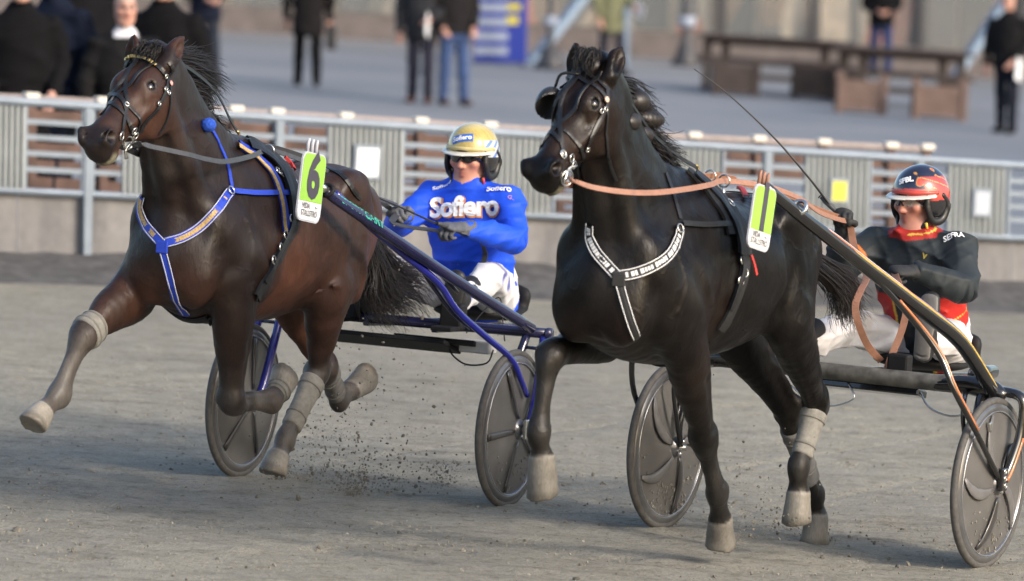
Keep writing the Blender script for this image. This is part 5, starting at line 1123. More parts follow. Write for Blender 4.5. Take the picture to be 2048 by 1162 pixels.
for q in (1, -1):
    f_ = (lambda P: P) if q > 0 else mir
    rad = [.022, .025, .027, .028, .029, .030, .031, .031, .029, .027]
    sul_add(K2, 'shaft', tube(f_(shaft2), rad, 16, 4, flat=1.05), M_CARB)
    Q = catmull(np.hstack([np.array(f_(shaft2)), np.array(rad)[:, None]]), 6); T = np.gradient(Q[:, :3], axis=0); T /= np.linalg.norm(T, axis=1)[:, None]
    for k, (i0, i1, th, mt) in enumerate([(12, 32, 62, 0), (12, 34, 78, 1), (12, 40, 46, 3), (18, 52, 33, 2), (30, 54, 70, 4)]):
        P = Q[i0:i1]; sd = np.cross(V(0, 0, 1), T[i0:i1]); sd /= np.linalg.norm(sd, axis=1)[:, None]; sd *= -1 if (sd[0][1] * q) < 0 else 1; u = np.cross(T[i0:i1], sd); u *= np.sign(u[:, 2:3]); a = math.radians(th)
        dirn = sd * math.cos(a) + u * math.sin(a); r = np.full(len(P), .0055); r[:3] *= (.2, .5, .8); r[-3:] *= (.8, .5, .2)
        sul_add(K2, 'stripe', tube(P[:, :3] + dirn * (P[:, 3:] - .0015), r, 6, flat=.9), M_STR[mt])
    sul_add(K2, 'outer_fork', tube(f_(fork2), [.030, .030, .028, .026, .026, .026, .022], 12, 4, flat=.75), M_CARB); sul_add(K2, 'strut', tube(f_(strut2), [.010, .013, .014, .014, .013, .012, .012, .012], 10, 4), M_CARB)
    sul_add(K2, 'stripe', tube(np.array(f_(strut2[1:6])) + V(0, q * .010, .008), .006, 6, 4), M_STR[3]); sul_add(K2, 'stripe', tube(np.array(f_(fork2[4:])) + V(0, q * .016, .004), .008, 6, 4), M_STR[3])
    sul_add(K2, 'inner_fork', tube(f_(inn2), [.026, .022, .016, .014, .014], 10, 4), M_CARB); sul_add(K2, 'strut', tube(f_([(-.06, .60, .73), (.10, .665, .70), (.13, .68, .62), (.06, .685, .46), (.015, .69, .38)]), [.012, .010, .010, .010, .010], 8, 4), M_CARB)
    sul_add(K2, 'axle', tube(f_([(0, .67, .362), (0, .83, .362)]), .013, 12), M_STEEL); m = MB(); m.box((.01, q * .825, .385), (.030, .012, .050), bev=.008); m.build('drop_out', M_CARB, K2)
    for k in range(3): sul_add(K2, 'bolt', torus((.018 - .006 * k, q * .838, .42 - .03 * k), (0, 1, 0), .010, .0035, 14, 6), M_STEEL)
    S_ = Sdf(); S_.chain([(-.10, q * .45, .745, .03, .03), (-.10, q * .58, .755, .04, .04), (-.105, q * .68, .745, .05, .045), (-.10, q * .74, .73, .03, .03)], k=.03, side=(1, 0, 0)); sul_add(K2, 'corner_joint', S_.grid(.01).mesh(1), M_CARB)
    sul_add(K2, 'shaft_cap', lathe((-.22, q * .60, .80), (1, 0, 0), [(0, .10), (.03, .09), (.034, 0), (.03, -.10), (0, -.105)], 18), M_CARB)
    sul_add(K2, 'tip_clamp', torus(np.array(f_([p(1598, 425, .38)])[0]) + V(0, 0, .02), (1, 0, .6), .030, .009, 20, 8), M_STEEL)
sul_add(K2, 'crossbar', tube([(-.10, .60, .750), (-.11, .3, .748), (-.11, -.3, .748), (-.10, -.60, .752)], .036, 16, 4), M_DIRTY)
m = MB()
for q in (1, -1): m.beam((-.12, q * .17, .735), (-1.10, q * .14, .70), .035, .03, bev=.004)
m.build('seat_rail', M_CARB, K2)
S_ = Sdf(); S_.chain([(-.80, 0, .765, .18, .035), (-.95, 0, .755, .20, .035), (-1.12, 0, .775, .18, .035)], k=.02); S_.chain([(-1.14, -.14, .83, .03, .05), (-1.18, 0, .85, .03, .06), (-1.14, .14, .83, .03, .05)], k=.03, side=(1, 0, 0)); sul_add(K2, 'seat', S_.grid(.012).mesh(1), M_SEAT)
for q in (1, -1):
    m = MB(); m.box((-.16, q * .24, .80), (.03, .05, .05), bev=.012); m.build('stirrup', M_SEAT, K2)
m = MB(); m.box((-.17, .05, .69), (.05, .30, .016), rotm((1, 0, .2), (0, 1, 0)), bev=.006); m.build('foot_board', M_CARB, K2)
sul_add(K2, 'cable', tube([(-.12, .36, .70), (-.10, .42, .64), (-.10, .52, .615), (-.08, .62, .64)], .005, 6, 5), M_STEEL); sul_add(K2, 'cable', tube([(-.12, .02, .71), (-.10, .06, .64), (-.10, -.1, .60), (-.12, -.3, .70)], .004, 6, 5), M_STEEL)
# ================================================================== people
SK = (.50, .235, .165)
M_SKIN = vcol('skin', .5, .06, 60, .06, sheen=0)
def head_sdf(S, c, a, z=(0, 0, 1), k=1.0):
    """a human head: c = middle of the skull, a = where the face looks"""
    a = nrm(np.asarray(a, float)); y = nrm(np.cross(np.asarray(z, float), a)); z = np.cross(a, y); R = np.array([a, y, z]); c = np.asarray(c, float)
    def H(f, l, u): return c + (a * f + y * l + z * u) * k
    S.ell(H(-.008, 0, .035), V(.097, .077, .090) * k, R, k=.02); S.ell(H(.030, 0, -.030), V(.070, .064, .090) * k, R, k=.03)
    S.chain([(*H(.0, .060, -.05), .014, .02), (*H(.040, .046, -.098), .014, .014), (*H(.076, 0, -.118), .018, .014), (*H(.040, -.046, -.098), .014, .014), (*H(.0, -.060, -.05), .014, .02)], k=.04)
    S.chain([(*H(.088, 0, .018), .008, .010), (*H(.106, 0, -.014), .011, .011), (*H(.116, 0, -.036), .014, .012)], k=.012, side=y)
    for l in (-1, 1):
        S.ell(H(.104, l * .012, -.040), V(.010, .009, .008) * k, R, k=.008); S.ell(H(.068, l * .050, -.022), V(.028, .022, .020) * k, R, k=.025)
        S.ell(H(.094, l * .031, .006), V(.016, .018, .012) * k, R, k=.014, mode='s'); S.ell(H(.078, l * .031, .005), V(.013, .015, .012) * k, R, k=.004)
        S.chain([(*H(.086, l * .012, .024), .006, .006), (*H(.084, l * .034, .028), .007, .006), (*H(.066, l * .054, .020), .006, .006)], k=.012)
        S.ell(H(-.006, l * .078, -.004), V(.020, .008, .032) * k, R, k=.008)
    S.chain([(*H(.082, .022, -.070), .005, .005), (*H(.091, 0, -.066), .008, .005), (*H(.082, -.022, -.070), .005, .005)], k=.008); S.chain([(*H(.080, .020, -.078), .005, .005), (*H(.090, 0, -.080), .008, .006), (*H(.080, -.020, -.078), .005, .005)], k=.008)
    S.chain([(*H(.090, .020, -.073), .002, .003), (*H(.099, 0, -.0735), .003, .0035), (*H(.090, -.020, -.073), .002, .003)], k=.005, mode='s')
    return H, R
def face_colors(P, H, skin, hair=None, hairline=.055):
    c = np.tile(np.asarray(skin, float), (len(P), 1)); n = pnoise(P, 40, 2); c = c * (1 + .07 * n[:, None])
    for l in (-1, 1): r = np.linalg.norm(P - H(.085, l * .045, -.028), axis=1); c = mixc(c, np.asarray(skin) * (1.05, .72, .70), .55 * sstep(.035, .0, r))
    r = np.linalg.norm((P - H(.10, 0, -.074)) * 1.0, axis=1); c = mixc(c, np.asarray(skin) * (.80, .50, .50), sstep(.026, .012, r) * .7); r = np.linalg.norm(P - H(.11, 0, -.035), axis=1); c = mixc(c, np.asarray(skin) * (1.05, .75, .72), sstep(.03, .01, r) * .5)
    for l in (-1, 1): r = np.linalg.norm((P - H(.092, l * .031, .005)), axis=1); c = mixc(c, (.02, .015, .012), sstep(.013, .008, r)); q = np.linalg.norm((P - H(.085, l * .034, .030)) * V(1, .6, 1.6), axis=1); c = mixc(c, (.06, .035, .022), sstep(.016, .008, q) * .8)
    if hair is not None:
        d = (P - H(0, 0, 0)); f = d @ (H(1, 0, 0) - H(0, 0, 0)); u = d @ (H(0, 0, 1) - H(0, 0, 0)); m = np.maximum(sstep(hairline, hairline + .02, u), sstep(.0, -.03, f) * sstep(-.06, -.03, u)); c = mixc(c, hair, m)
    return np.clip(c, 0, 1)
def folds(f1, amp, seed):
    r = np.random.RandomState(seed); K = [r.normal(size=3) for _ in range(5)]; K = [q / np.linalg.norm(q) for q in K]; ph = r.uniform(0, 6.28, 5)
    def w_(x, y, z):
        a = 0
        for i in range(5): a = a + (1 - np.abs(np.sin((x * K[i][0] + y * K[i][1] + z * K[i][2]) * f1 * (.6 + .35 * i) + ph[i] + 1.5 * np.sin(z * 13 + i)))) ** 2 / (1 + .4 * i)
        return -amp * (a - .8)
    return w_
def hand_sdf(S, wr, d, n, side, curl=(62, 78, 48), spread=.0, thumb=1.0, fat=1.0, k0=.010):
    """a closed or half-closed hand: d from wrist to knuckles, n = the way the palm faces, side = towards the thumb; every finger has three bending joints"""
    d = nrm(np.asarray(d, float)); n = np.asarray(n, float); n = nrm(n - d * (n @ d)); t = nrm(np.cross(d, n)); t = t if t @ np.asarray(side, float) > 0 else -t; wr = np.asarray(wr, float)
    S.chain([(*wr, .028 * fat, .022 * fat), (*(wr + d * .045), .038 * fat, .020 * fat), (*(wr + d * .088), .041 * fat, .016 * fat)], k=k0, side=t)
    for i, (o, ls) in enumerate([(.031, (.042, .026, .021)), (.010, (.047, .029, .022)), (-.011, (.043, .027, .021)), (-.031, (.033, .021, .018))]):
        q = wr + d * (.088 - .006 * abs(i - 1)) + t * o; ang = 0.0; P = [(*(q - d * .02), .0105 * fat, .0105 * fat)]; r = (.0102 if i < 3 else .0088) * fat
        for j, L in enumerate(ls):
            ang += math.radians(curl[j] + (i * 3 - 3)); dd = d * math.cos(ang) + n * math.sin(ang) + t * spread * (1.5 - i) * .1; P.append((*q, r, r)); q = q + nrm(dd) * L; r *= .95
        P.append((*q, r * .9, r * .9)); S.chain(P, k=.003, sub=2)
    b = wr + d * .030 + t * .026; m = b + (t * .70 + d * .55 + n * .35) * .040; e = m + nrm(d * .55 + n * .65 * thumb - t * .30) * .034; g = e + nrm(d * .2 + n * .6 - t * .8 * thumb) * .026
    S.chain([(*b, .016 * fat, .016 * fat), (*m, .0125 * fat, .0125 * fat), (*e, .0112 * fat, .0112 * fat), (*g, .009 * fat, .009 * fat)], k=.005, sub=3)
M_CLOTH = vcol('racing_suit_cloth', .62, .06, 70, .10, sheen=.0, spec=.3); M_TROU = vcol('white_trouser_cloth', .7, .05, 50, .12, spec=.3); M_GLOVE = vcol('glove', .75, .15, 90, .2); M_BOOTL = vcol('boot_leather', .5, .12, 60, .1)
M_HELM = vcol('helmet_shell', .18, .06, 60, 0, coat=1.0); M_VIS = simple('pale_peak', (.60, .58, .52), .35, var=.06, coat=.3); M_LENS = simple('dark_lens', (.012, .012, .014), .06, coat=1.0); M_BLKP = simple('black_plastic', (.012, .012, .013), .4)
def clear_mat():
    m, nt, b = mat_new('clear_lens'); b.inputs['Base Color'].default_value = (.5, .48, .46, 1); b.inputs['Roughness'].default_value = .05; b.inputs['Alpha'].default_value = .25; return m
M_CLEAR = clear_mat()

class Driver:
    def __init__(s, fr, J, label, seed):
        s.fr, s.J = fr, {k: np.asarray(v, float) for k, v in J.items()}; J = s.J; s.g = V(J['pelvis'][0], 0, J['pelvis'][2] - .09); s.root = empty('person', label, 'person', 'sulky drivers', fr.matrix() @ Matrix.Translation(Vector(s.g))); s.seed = seed
    def add(s, name, vf, mat, col=None, parent=None, smooth=True): return mesh_obj(name, np.asarray(vf[0]) - s.g, vf[1], mat, parent or s.root, smooth, col)
    def body(s, skin):
        J = s.J; S = Sdf(); s.H, s.HR = head_sdf(S, J['head'], J['look']); H = s.H
        S.chain([(*H(-.02, 0, -.07), .055, .06), (*J['neck'], .06, .062), (*(J['neck'] * .6 + J['chest'] * .4), .11, .085)], k=.03)
        S.chain([(*J['pelvis'], .125, .10), (*along(J['pelvis'], J['chest'], .5), .115, .085), (*J['chest'], .14, .095), (*(J['neck'] * .7 + J['chest'] * .3), .12, .075)], k=.03)
        for q in 'LR':
            S.chain([(*J['sho' + q], .05, .05), (*J['elb' + q], .038, .038), (*J['wri' + q], .026, .022)], k=.03, sub=3); S.chain([(*J['hip' + q], .075, .08), (*J['kne' + q], .052, .052), (*J['ank' + q], .035, .035)], k=.03, sub=3)
            hd = J['hand' + q]; S.chain([(*J['wri' + q], .026, .022), (*(J['wri' + q] + hd * .06), .03, .016)], k=.01, sub=2); S.chain([(*J['ank' + q], .035, .035), (*J['toe' + q], .03, .022)], k=.02, sub=2)
        S.grid(.0065); v, f = S.mesh(1); s.add('body', (v, f), M_SKIN, face_colors(v, H, skin)); s.S = S
    def jacket(s, colfn, vox=.0072, collar=.066, hem=-.11, fat=1.04):
        J = s.J; S = Sdf(); pe, ch, nk = J['pelvis'], J['chest'], J['neck']; ax = nrm(nk - pe); lo = pe + ax * (.02 + hem)
        S.chain([(*lo, .178 * fat, .142 * fat), (*along(pe, ch, .45), .178 * fat, .135 * fat), (*along(pe, ch, .8), .200 * fat, .142 * fat), (*along(ch, nk, .35), .208 * fat, .135 * fat), (*along(ch, nk, .72), .165, .105), (*along(ch, nk, .95), .085, .08)], k=.05, sub=4, cap=.25)
        S.chain([(*J['shoL'], .072, .075), (*(along(J['shoL'], J['shoR'], .5) - V(.02, 0, 0)), .09, .08), (*J['shoR'], .072, .075)], k=.06, side=(1, 0, 0))
        S.chain([(*(nk - ax * .03), .095, .095), (*(nk + ax * (collar - .03)), .078, .080)], k=.03, sub=2, cap=.2)
        for q in 'LR':
            a, b, w_ = J['sho' + q], J['elb' + q], J['wri' + q]
            S.chain([(*a, .078, .080), (*along(a, b, .5), .070, .072), (*b, .062, .066), (*along(b, w_, .4), .060, .062), (*along(b, w_, .85), .046, .046), (*w_, .042, .040)], k=.045, sub=4, cap=.3)
        S.warp = folds(20, .0105, s.seed); S.grid(vox); v, f = S.mesh(1); o = s.add('jacket', (v, f), M_CLOTH, colfn(s, v)); s.JS = S; s.jo = o
    def trousers(s, colfn, vox=.0095):
        J = s.J; S = Sdf(); S.chain([(*(J['pelvis'] + V(-.02, 0, .06)), .165, .13), (*(J['pelvis'] + V(0, 0, -.02)), .17, .125)], k=.05, sub=2)
        for q in 'LR':
            a, b, c = J['hip' + q], J['kne' + q], J['ank' + q]; S.chain([(*a, .098, .105), (*along(a, b, .5), .090, .095), (*b, .074, .078), (*along(b, c, .4), .068, .070), (*along(b, c, .9), .055, .055)], k=.04, sub=4)
        S.warp = folds(22, .012, s.seed + 5); S.grid(vox); v, f = S.mesh(1); s.add('trousers', (v, f), M_TROU, colfn(s, v)); s.TS = S
    def boots(s, col, sole):
        J = s.J
        for q in 'LR':
            a, t, u = J['ank' + q], J['toe' + q], J['sole' + q]; d = nrm(t - a); S = Sdf(); h = a + u * .055 - d * .045
            S.chain([(*(a - u * .10 + nrm(J['kne' + q] - a) * .03), .052, .055), (*(a - u * .02), .050, .055), (*(a + u * .02), .045, .05)], k=.02, sub=3)
            S.chain([(*h, .036, .034), (*along(h, t, .35), .042, .040), (*along(h, t, .7), .047, .034), (*t, .040, .026)], k=.025, sub=4, side=np.cross(d, u)); S.grid(.006); v, f = S.mesh(1)
            bo = s.add('boot', (v, f), M_BOOTL, np.tile(np.asarray(col), (len(v), 1)))
            B_ = Sdf(); B_.chain([(*(h + u * .030), .038, .012), (*(along(h, t, .35) + u * .034), .040, .012), (*(along(h, t, .7) + u * .030), .049, .012), (*(t + u * .020), .040, .012)], k=.01, sub=4, side=np.cross(d, u))
            sd = nrm(np.cross(d, u)); L = np.linalg.norm(t - h)
            for i in range(9):
                c_ = h + d * (L * (i + .2) / 8.6) + u * .043; B_.chain([(*(c_ - sd * .05), .0035, .008), (*(c_ + d * (.008 if i % 2 else -.008)), .0035, .008), (*(c_ + sd * .05), .0035, .008)], k=.003, sub=1, mode='s')
            B_.grid(.0042); v, f = B_.mesh(1); s.add('sole', (v, f), M_BOOTL, np.tile(np.asarray(sole), (len(v), 1)), bo)
    def gloves(s, col, palms, cuffcol=None):
        J = s.J
        for q in 'LR':
            S = Sdf(); w_ = J['wri' + q]; d = J['hand' + q]; n, t, cu = palms[q]; hand_sdf(S, w_ + d * .012, d, n, t, cu, fat=1.12); S.chain([(*(w_ - d * .035), .043, .040), (*(w_ + d * .015), .034, .028)], k=.012, sub=2, side=nrm(np.cross(d, n)))
            S.warp = folds(70, .0018, s.seed + 9); S.grid(.0042); v, f = S.mesh(1); c = np.tile(np.asarray(col, float), (len(v), 1)); c = c * (1 + .25 * pnoise(v, 90, 1)[:, None]); s.add('glove', (v, f), M_GLOVE, np.clip(c, 0, 1))
    def helmet(s, colfn, peak, trim, lens, strapc):
        H, R = s.H, s.HR; S = Sdf(); hz = R[2]
        S.ell(H(-.012, 0, .042), (.134, .113, .118), R, k=.01); S.ell(H(-.06, 0, -.005), (.075, .098, .085), R, k=.04)
        for l in (-1, 1): S.ell(H(-.012, l * .086, -.015), (.055, .024, .050), R, k=.03)
        S.ell(H(.085, 0, -.055), (.125, .082, .094), R, k=.012, mode='s'); S.ell(H(-.005, 0, -.03), (.092, .078, .115), R, k=.008, mode='s')
        S.plane(H(0, 0, -.085), -hz, H(0, 0, -.085) - .2, H(0, 0, -.085) + .2, k=.01)
        S.grid(.0048); v, f = S.mesh(1); he = s.add('helmet', (v, f), M_HELM, colfn(s, v, H)); s.HS = S; s.he = he
        B_ = Sdf(); 
        for l in (-1, 1):                                                     # black ear guards with an opening
            B_.chain([(*H(.058, l * .096, .028), .012, .010), (*H(.050, l * .100, -.03), .016, .012), (*H(.015, l * .098, -.080), .018, .012), (*H(-.045, l * .102, -.072), .018, .012), (*H(-.068, l * .106, -.01), .016, .012), (*H(-.03, l * .112, .034), .012, .008)], k=.01, side=hz)
            B_.chain([(*H(.03, l * .094, -.065), .010, .010), (*H(.052, l * .068, -.108), .009, .008), (*H(.060, l * .03, -.135), .009, .007)], k=.008)
        B_.chain([(*H(.060, .03, -.135), .009, .007), (*H(.064, 0, -.139), .009, .008), (*H(.060, -.03, -.135), .009, .007)], k=.008)
        v, f = B_.grid(.0048).mesh(1); s.add('ear_guard', (v, f), M_BLKP, None, he)
        P_ = Sdf(); pts = []
        for a in np.linspace(-72, 72, 13):
            r = math.radians(a); q = .144 - .012 * abs(math.sin(r)); pts.append((*H(-.012 + q * math.cos(r) * 1.02, .118 * math.sin(r), .040 - .018 * math.cos(r)), .018 + .010 * math.cos(r), .005))
        P_.chain(pts, k=.008, sub=2, side=H(1, 0, -.25) - H(0, 0, 0)); v, f = P_.grid(.0042).mesh(1); s.add('peak', (v, f), peak, None, he)
        pts = [H(-.012 + .137 * math.cos(math.radians(a)), .117 * math.sin(math.radians(a)), .046) for a in np.linspace(-84, 84, 17)]
        v, f = band(pts, [nrm(q - H(-.012, 0, .046)) for q in pts], .016, .004, 2); s.add('trim', (v, f), trim, None, he)
        G = []
        for a in np.linspace(-74, 74, 15):
            r = math.radians(a); G.append((*H(-.002 + .113 * math.cos(r), .092 * math.sin(r), .004), .003, .026 - .006 * abs(a / 74) ** 2 - .007 * math.exp(-(a / 9) ** 2)))
        Q = Sdf(); Q.chain(G, k=.003, sub=3, side=H(0, 0, 1) - H(0, 0, 0)) if False else Q.chain([(g[0], g[1], g[2], g[4], g[3]) for g in G], k=.003, sub=3, side=H(0, 0, 1) - H(0, 0, 0)); v, f = Q.grid(.0035).mesh(1); go = s.add('goggles', (v, f), lens)
        fr_ = [H(-.002 + .1165 * math.cos(math.radians(a)), .0955 * math.sin(math.radians(a)), .027 - .004 * abs(a / 74) ** 2) for a in np.linspace(-80, 80, 17)]; s.add('frame', tube(fr_, .0034, 6, 2), M_BLKP, None, go)
        s.add('nose_bridge', tube([H(.114, .014, -.014), H(.122, .0, .004), H(.114, -.014, -.014)], .0035, 6, 4), M_BLKP, None, go)
        s.add('chin_strap_end', tube([H(.045, .085, -.085), H(.040, .088, -.115)], [.008, .006], 8), strapc, None, he)

p = S1.px; hd = V(-.858, .0, 1.478)
D1 = Driver(S1, dict(head=hd, look=(1, -.03, -.03), neck=(-.850, 0, 1.352), chest=(-.885, 0, 1.165), pelvis=(-1.03, 0, .86), shoL=(-.865, .19, 1.292), shoR=(-.875, -.185, 1.280), elbL=(-.715, .305, 1.135), elbR=(-.66, -.265, 1.15), wriL=(-.46, .17, 1.178), wriR=(-.455, -.14, 1.218),
    handL=nrm(V(.9, -.35, .06)), handR=nrm(V(1, .05, .18)), hipL=(-1.02, .10, .84), hipR=(-1.02, -.10, .84), kneL=(-.62, .235, .955), kneR=(-.62, -.235, .945), ankL=(-.30, .235, .865), ankR=(-.30, -.225, .83), toeL=(-.235, .25, .975), toeR=(-.19, -.24, .925), soleL=nrm(V(.88, 0, -.45)), soleR=nrm(V(.85, 0, -.5))),
    'driver in bright blue jacket and gold helmet, leaning back on the violet sulky', 21)
D1.body(SK)
def jk1(s, v): c = np.tile(V(.012, .075, .66), (len(v), 1)); n = pnoise(v, 15, 3); return np.clip(c * (1 + .10 * n[:, None]), 0, 1)
D1.jacket(jk1)
def tr1(s, v):
    c = np.tile(V(.62, .62, .64), (len(v), 1)); n = pnoise(v, 30, 7); m = (np.abs(v[:, 1]) > .2) * sstep(.35, .5, n); c = mixc(c, (.05, .07, .35), m * .9); m2 = sstep(.45, .8, pnoise(v, 22, 12)); return mixc(c, (.36, .33, .29), m2 * .5)
D1.trousers(tr1); D1.boots((.012, .012, .013), (.03, .03, .03))
D1.gloves((.085, .090, .105), dict(L=(V(0, -.3, -1), V(.2, -1, .1), (55, 75, 45)), R=(V(0, .6, -1), V(.2, 1, .2), (60, 80, 50))))
def hc1(s, v, H):
    c = np.tile(V(.44, .335, .085), (len(v), 1)); n = pnoise(v, 300, 3); c = c * (1 + .22 * n[:, None]); d = v - H(0, 0, 0); f = d @ s.HR[0]; l = d @ s.HR[1]; u = d @ s.HR[2]
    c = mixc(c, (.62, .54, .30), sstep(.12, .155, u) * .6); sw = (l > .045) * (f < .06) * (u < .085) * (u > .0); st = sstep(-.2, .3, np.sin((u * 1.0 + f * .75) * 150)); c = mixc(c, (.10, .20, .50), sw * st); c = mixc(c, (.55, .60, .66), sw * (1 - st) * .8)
    c = mixc(c, (.014, .014, .016), (u < .008) * 1.0); return np.clip(c, 0, 1)
D1.helmet(hc1, M_VIS, simple('gold_trim', (.50, .42, .20), .35), M_LENS, simple('red_tab', (.55, .05, .04), .5))
M_LETW = simple('white_lettering', (.80, .80, .80), .5, var=.03); M_LETO = simple('orange_lettering', (.62, .25, .08), .5)
def chest_text(s, txt, x, y, l, size, mat, name, px_dx=(1, 0), n=None, off=.006, **kw):
    o_, d_ = s.fr.ray(x, y); c = s.JS.cast(o_, d_, 0, t0=15, tmax=45)[0]; nn = s.JS.grad(c, .05)[0] if n is None else nrm(np.asarray(n, float)); ux = s.fr.R @ (CR * px_dx[0] - CU * px_dx[1]); ux = nrm(ux - nn * (ux @ nn)); uy = np.cross(nn, ux)
    v, f = text_mesh(txt, size, cut=size * .2, **kw); P = c + v[:, :1] * ux + v[:, 1:2] * uy; Q = s.JS.cast(P + nn * .10, np.repeat(-nn[None], len(P), 0), off); return s.add(name, (Q, f), mat, None, s.jo, False)
chest_text(D1, 'Sofiero', 930, 416, 0, .128, M_LETO, 'lettering', (1, .03), off=.005, bold=.0075, space=.92); chest_text(D1, 'Sofiero', 928, 414, 0, .128, M_LETW, 'lettering', (1, .03), off=.0075, bold=.0045, space=.92 * 1.02)
chest_text(D1, 'Sofiero', 998, 378, .15, .040, M_LETW, 'lettering', (1, .2), off=.006, bold=.001); chest_text(D1, 'Sofiero', 888, 374, -.15, .034, M_LETW, 'lettering', (1, -.1), off=.006, bold=.001); chest_text(D1, 'G..', 1022, 397, .2, .03, M_LETO, 'lettering', (1, .4), off=.006)
def helm_patch(s, x, y, w_, h_, mat, txt, size, tm, bold=.001):
    o_, d_ = s.fr.ray(x, y); c = s.HS.cast(o_, d_, 0, t0=15, tmax=45)[0]; nn = s.HS.grad(c, .01)[0]; ux = s.fr.R @ CR; ux = nrm(ux - nn * (ux @ nn)); uy = np.cross(nn, ux); G = np.array([(a, b) for a in np.linspace(-w_, w_, 9) for b in np.linspace(-h_, h_, 5)])
    if mat is not None:
        P = c + G[:, :1] * ux + G[:, 1:] * uy; Q = s.HS.cast(P + nn * .05, np.repeat(-nn[None], len(P), 0), .0022); s.add('badge', (Q, [(i * 5 + j, i * 5 + 5 + j, i * 5 + 6 + j, i * 5 + j + 1) for i in range(8) for j in range(4)]), mat, None, s.he)
    v, f = text_mesh(txt, size, bold, size * .3); P = c + v[:, :1] * ux + v[:, 1:2] * uy; Q = s.HS.cast(P + nn * .05, np.repeat(-nn[None], len(P), 0), .0042); s.add('lettering', (Q, f), tm, None, s.he, False)
helm_patch(D1, 924, 276, .050, .019, simple('blue_badge', (.03, .12, .46), .4), 'Sofiero', .032, M_LETW)

p = S2.px; hd2 = V(-.775, -.005, 1.468); up2 = nrm(V(-.25, 0, 1))
D2 = Driver(S2, dict(head=hd2, look=(1, -.30, -.06), neck=(-.755, .0, 1.335), chest=(-.815, 0, 1.165), pelvis=(-.97, 0, .86), shoL=(-.795, .195, 1.275), shoR=(-.755, -.19, 1.262), elbL=(-.60, .315, 1.115), elbR=(-.60, -.285, 1.16), wriL=(-.42, .17, 1.185), wriR=(-.425, -.19, 1.315),
    handL=nrm(V(.85, -.45, .02)), handR=nrm(V(.45, .12, .95)), hipL=(-.96, .10, .84), hipR=(-.96, -.10, .84), kneL=(-.60, .25, .90), kneR=(-.58, -.22, .90), ankL=(-.46, .235, .885), ankR=(-.12, -.21, .85), toeL=(-.425, .245, 1.075), toeR=(-.03, -.22, .98), soleL=nrm(V(1, .05, -.12)), soleR=nrm(V(.85, 0, -.5))),
    'driver in black and red jacket with red patterned helmet, whip raised, on the black sulky', 33)
D2.body((.46, .205, .145))
def jk2(s, v):
    c = np.tile(V(.020, .026, .030), (len(v), 1)); f, l, u = v[:, 0], v[:, 1], v[:, 2]; ax = s.J['chest'] - s.J['pelvis']; t = (v - s.J['pelvis']) @ ax / (ax @ ax); low = sstep(.82, .78, t); arm = np.zeros(len(v))
    for q in 'LR':
        for a, b in (('sho', 'elb'), ('elb', 'wri')):
            A_, B_ = s.J[a + q], s.J[b + q]; ab = B_ - A_; k = np.clip(((v - A_) @ ab) / (ab @ ab), 0, 1); arm = np.maximum(arm, (np.linalg.norm(v - A_ - ab * k[:, None], axis=1) < .088) * 1.0)
    z1 = low * (1 - arm) * sstep(.070, .078, np.abs(l)) * sstep(.26, .25, np.abs(l) + .02 * np.sin(t * 22)); c = mixc(c, (.44, .022, .016), z1); e = low * (1 - arm) * (np.abs(np.abs(l) - .080) < .006); c = mixc(c, (.58, .36, .05), e); e2 = z1 * (np.abs(np.sin(t * 7.5)) < .06); c = mixc(c, (.58, .36, .05), e2)
    A_, B_ = s.J['shoR'], s.J['elbR']; k = ((v - A_) @ (B_ - A_)) / ((B_ - A_) @ (B_ - A_)); nr = np.linalg.norm(v - A_ - (B_ - A_) * np.clip(k, 0, 1)[:, None], axis=1) < .11; c = mixc(c, (.55, .16, .03), nr * (np.abs(k - .52) < .035) * (l < 0)); c = mixc(c, (.60, .42, .06), nr * (np.abs(k - .585) < .02) * (l < 0))
    nk = s.J['neck']; axn = nrm(nk - s.J['chest']); un = (v - nk) @ axn; rn = np.linalg.norm(v - nk - axn * un[:, None], axis=1); c = mixc(c, (.33, .020, .016), (un > -.005) * (rn < .12)); c = mixc(c, (.55, .38, .06), (np.abs(un - .018) < .0035) * (rn < .12) * (l > 0)); return np.clip(c, 0, 1)
D2.jacket(jk2, collar=.055)
D2.trousers(lambda s, v: mixc(np.tile(V(.62, .61, .62), (len(v), 1)), (.40, .36, .32), sstep(.35, .8, pnoise(v, 20, 12)) * .55)); D2.boots((.014, .014, .015), (.13, .125, .12))
D2.gloves((.018, .019, .021), dict(L=(V(0, -.4, -1), V(.2, -1, .2), (60, 78, 50)), R=(V(.9, .3, -.4), V(.2, 1, .2), (66, 84, 52))))
def hc2(s, v, H):
    d = v - H(0, 0, 0); f = d @ s.HR[0]; l = d @ s.HR[1]; u = d @ s.HR[2]; c = np.tile(V(.012, .014, .035), (len(v), 1)); n = pnoise(v, 55, 3); n2 = pnoise(v, 90, 5)
    c = mixc(c, (.50, .07, .03), sstep(.42, .50, n) * (u > .07)); c = mixc(c, (.58, .30, .06), sstep(.06, .0, np.abs(n - .46)) * (u > .07) * .8); side_ = (l > .03) * (f < .065) * (u < .115); c = mixc(c, (.36, .045, .035), side_); c = mixc(c, (.55, .36, .08), side_ * (np.abs(np.sin((u * 1.1 - f * .35) * 95)) < .16)); c = mixc(c, (.55, .42, .40), sstep(-.06, -.10, f) * .35); c = mixc(c, (.45, .05, .04), (u < .062) * (f > -.1)); c = mixc(c, (.014, .014, .016), (u < .012) * (f > -.085)); return np.clip(c, 0, 1)
D2.helmet(hc2, M_VIS, simple('red_trim', (.50, .06, .045), .35), M_CLEAR, simple('yellow_tab', (.6, .42, .05), .5))
helm_patch(D2, 1812, 361, .04, .02, None, 'SFBL', .034, M_LETW, .002)
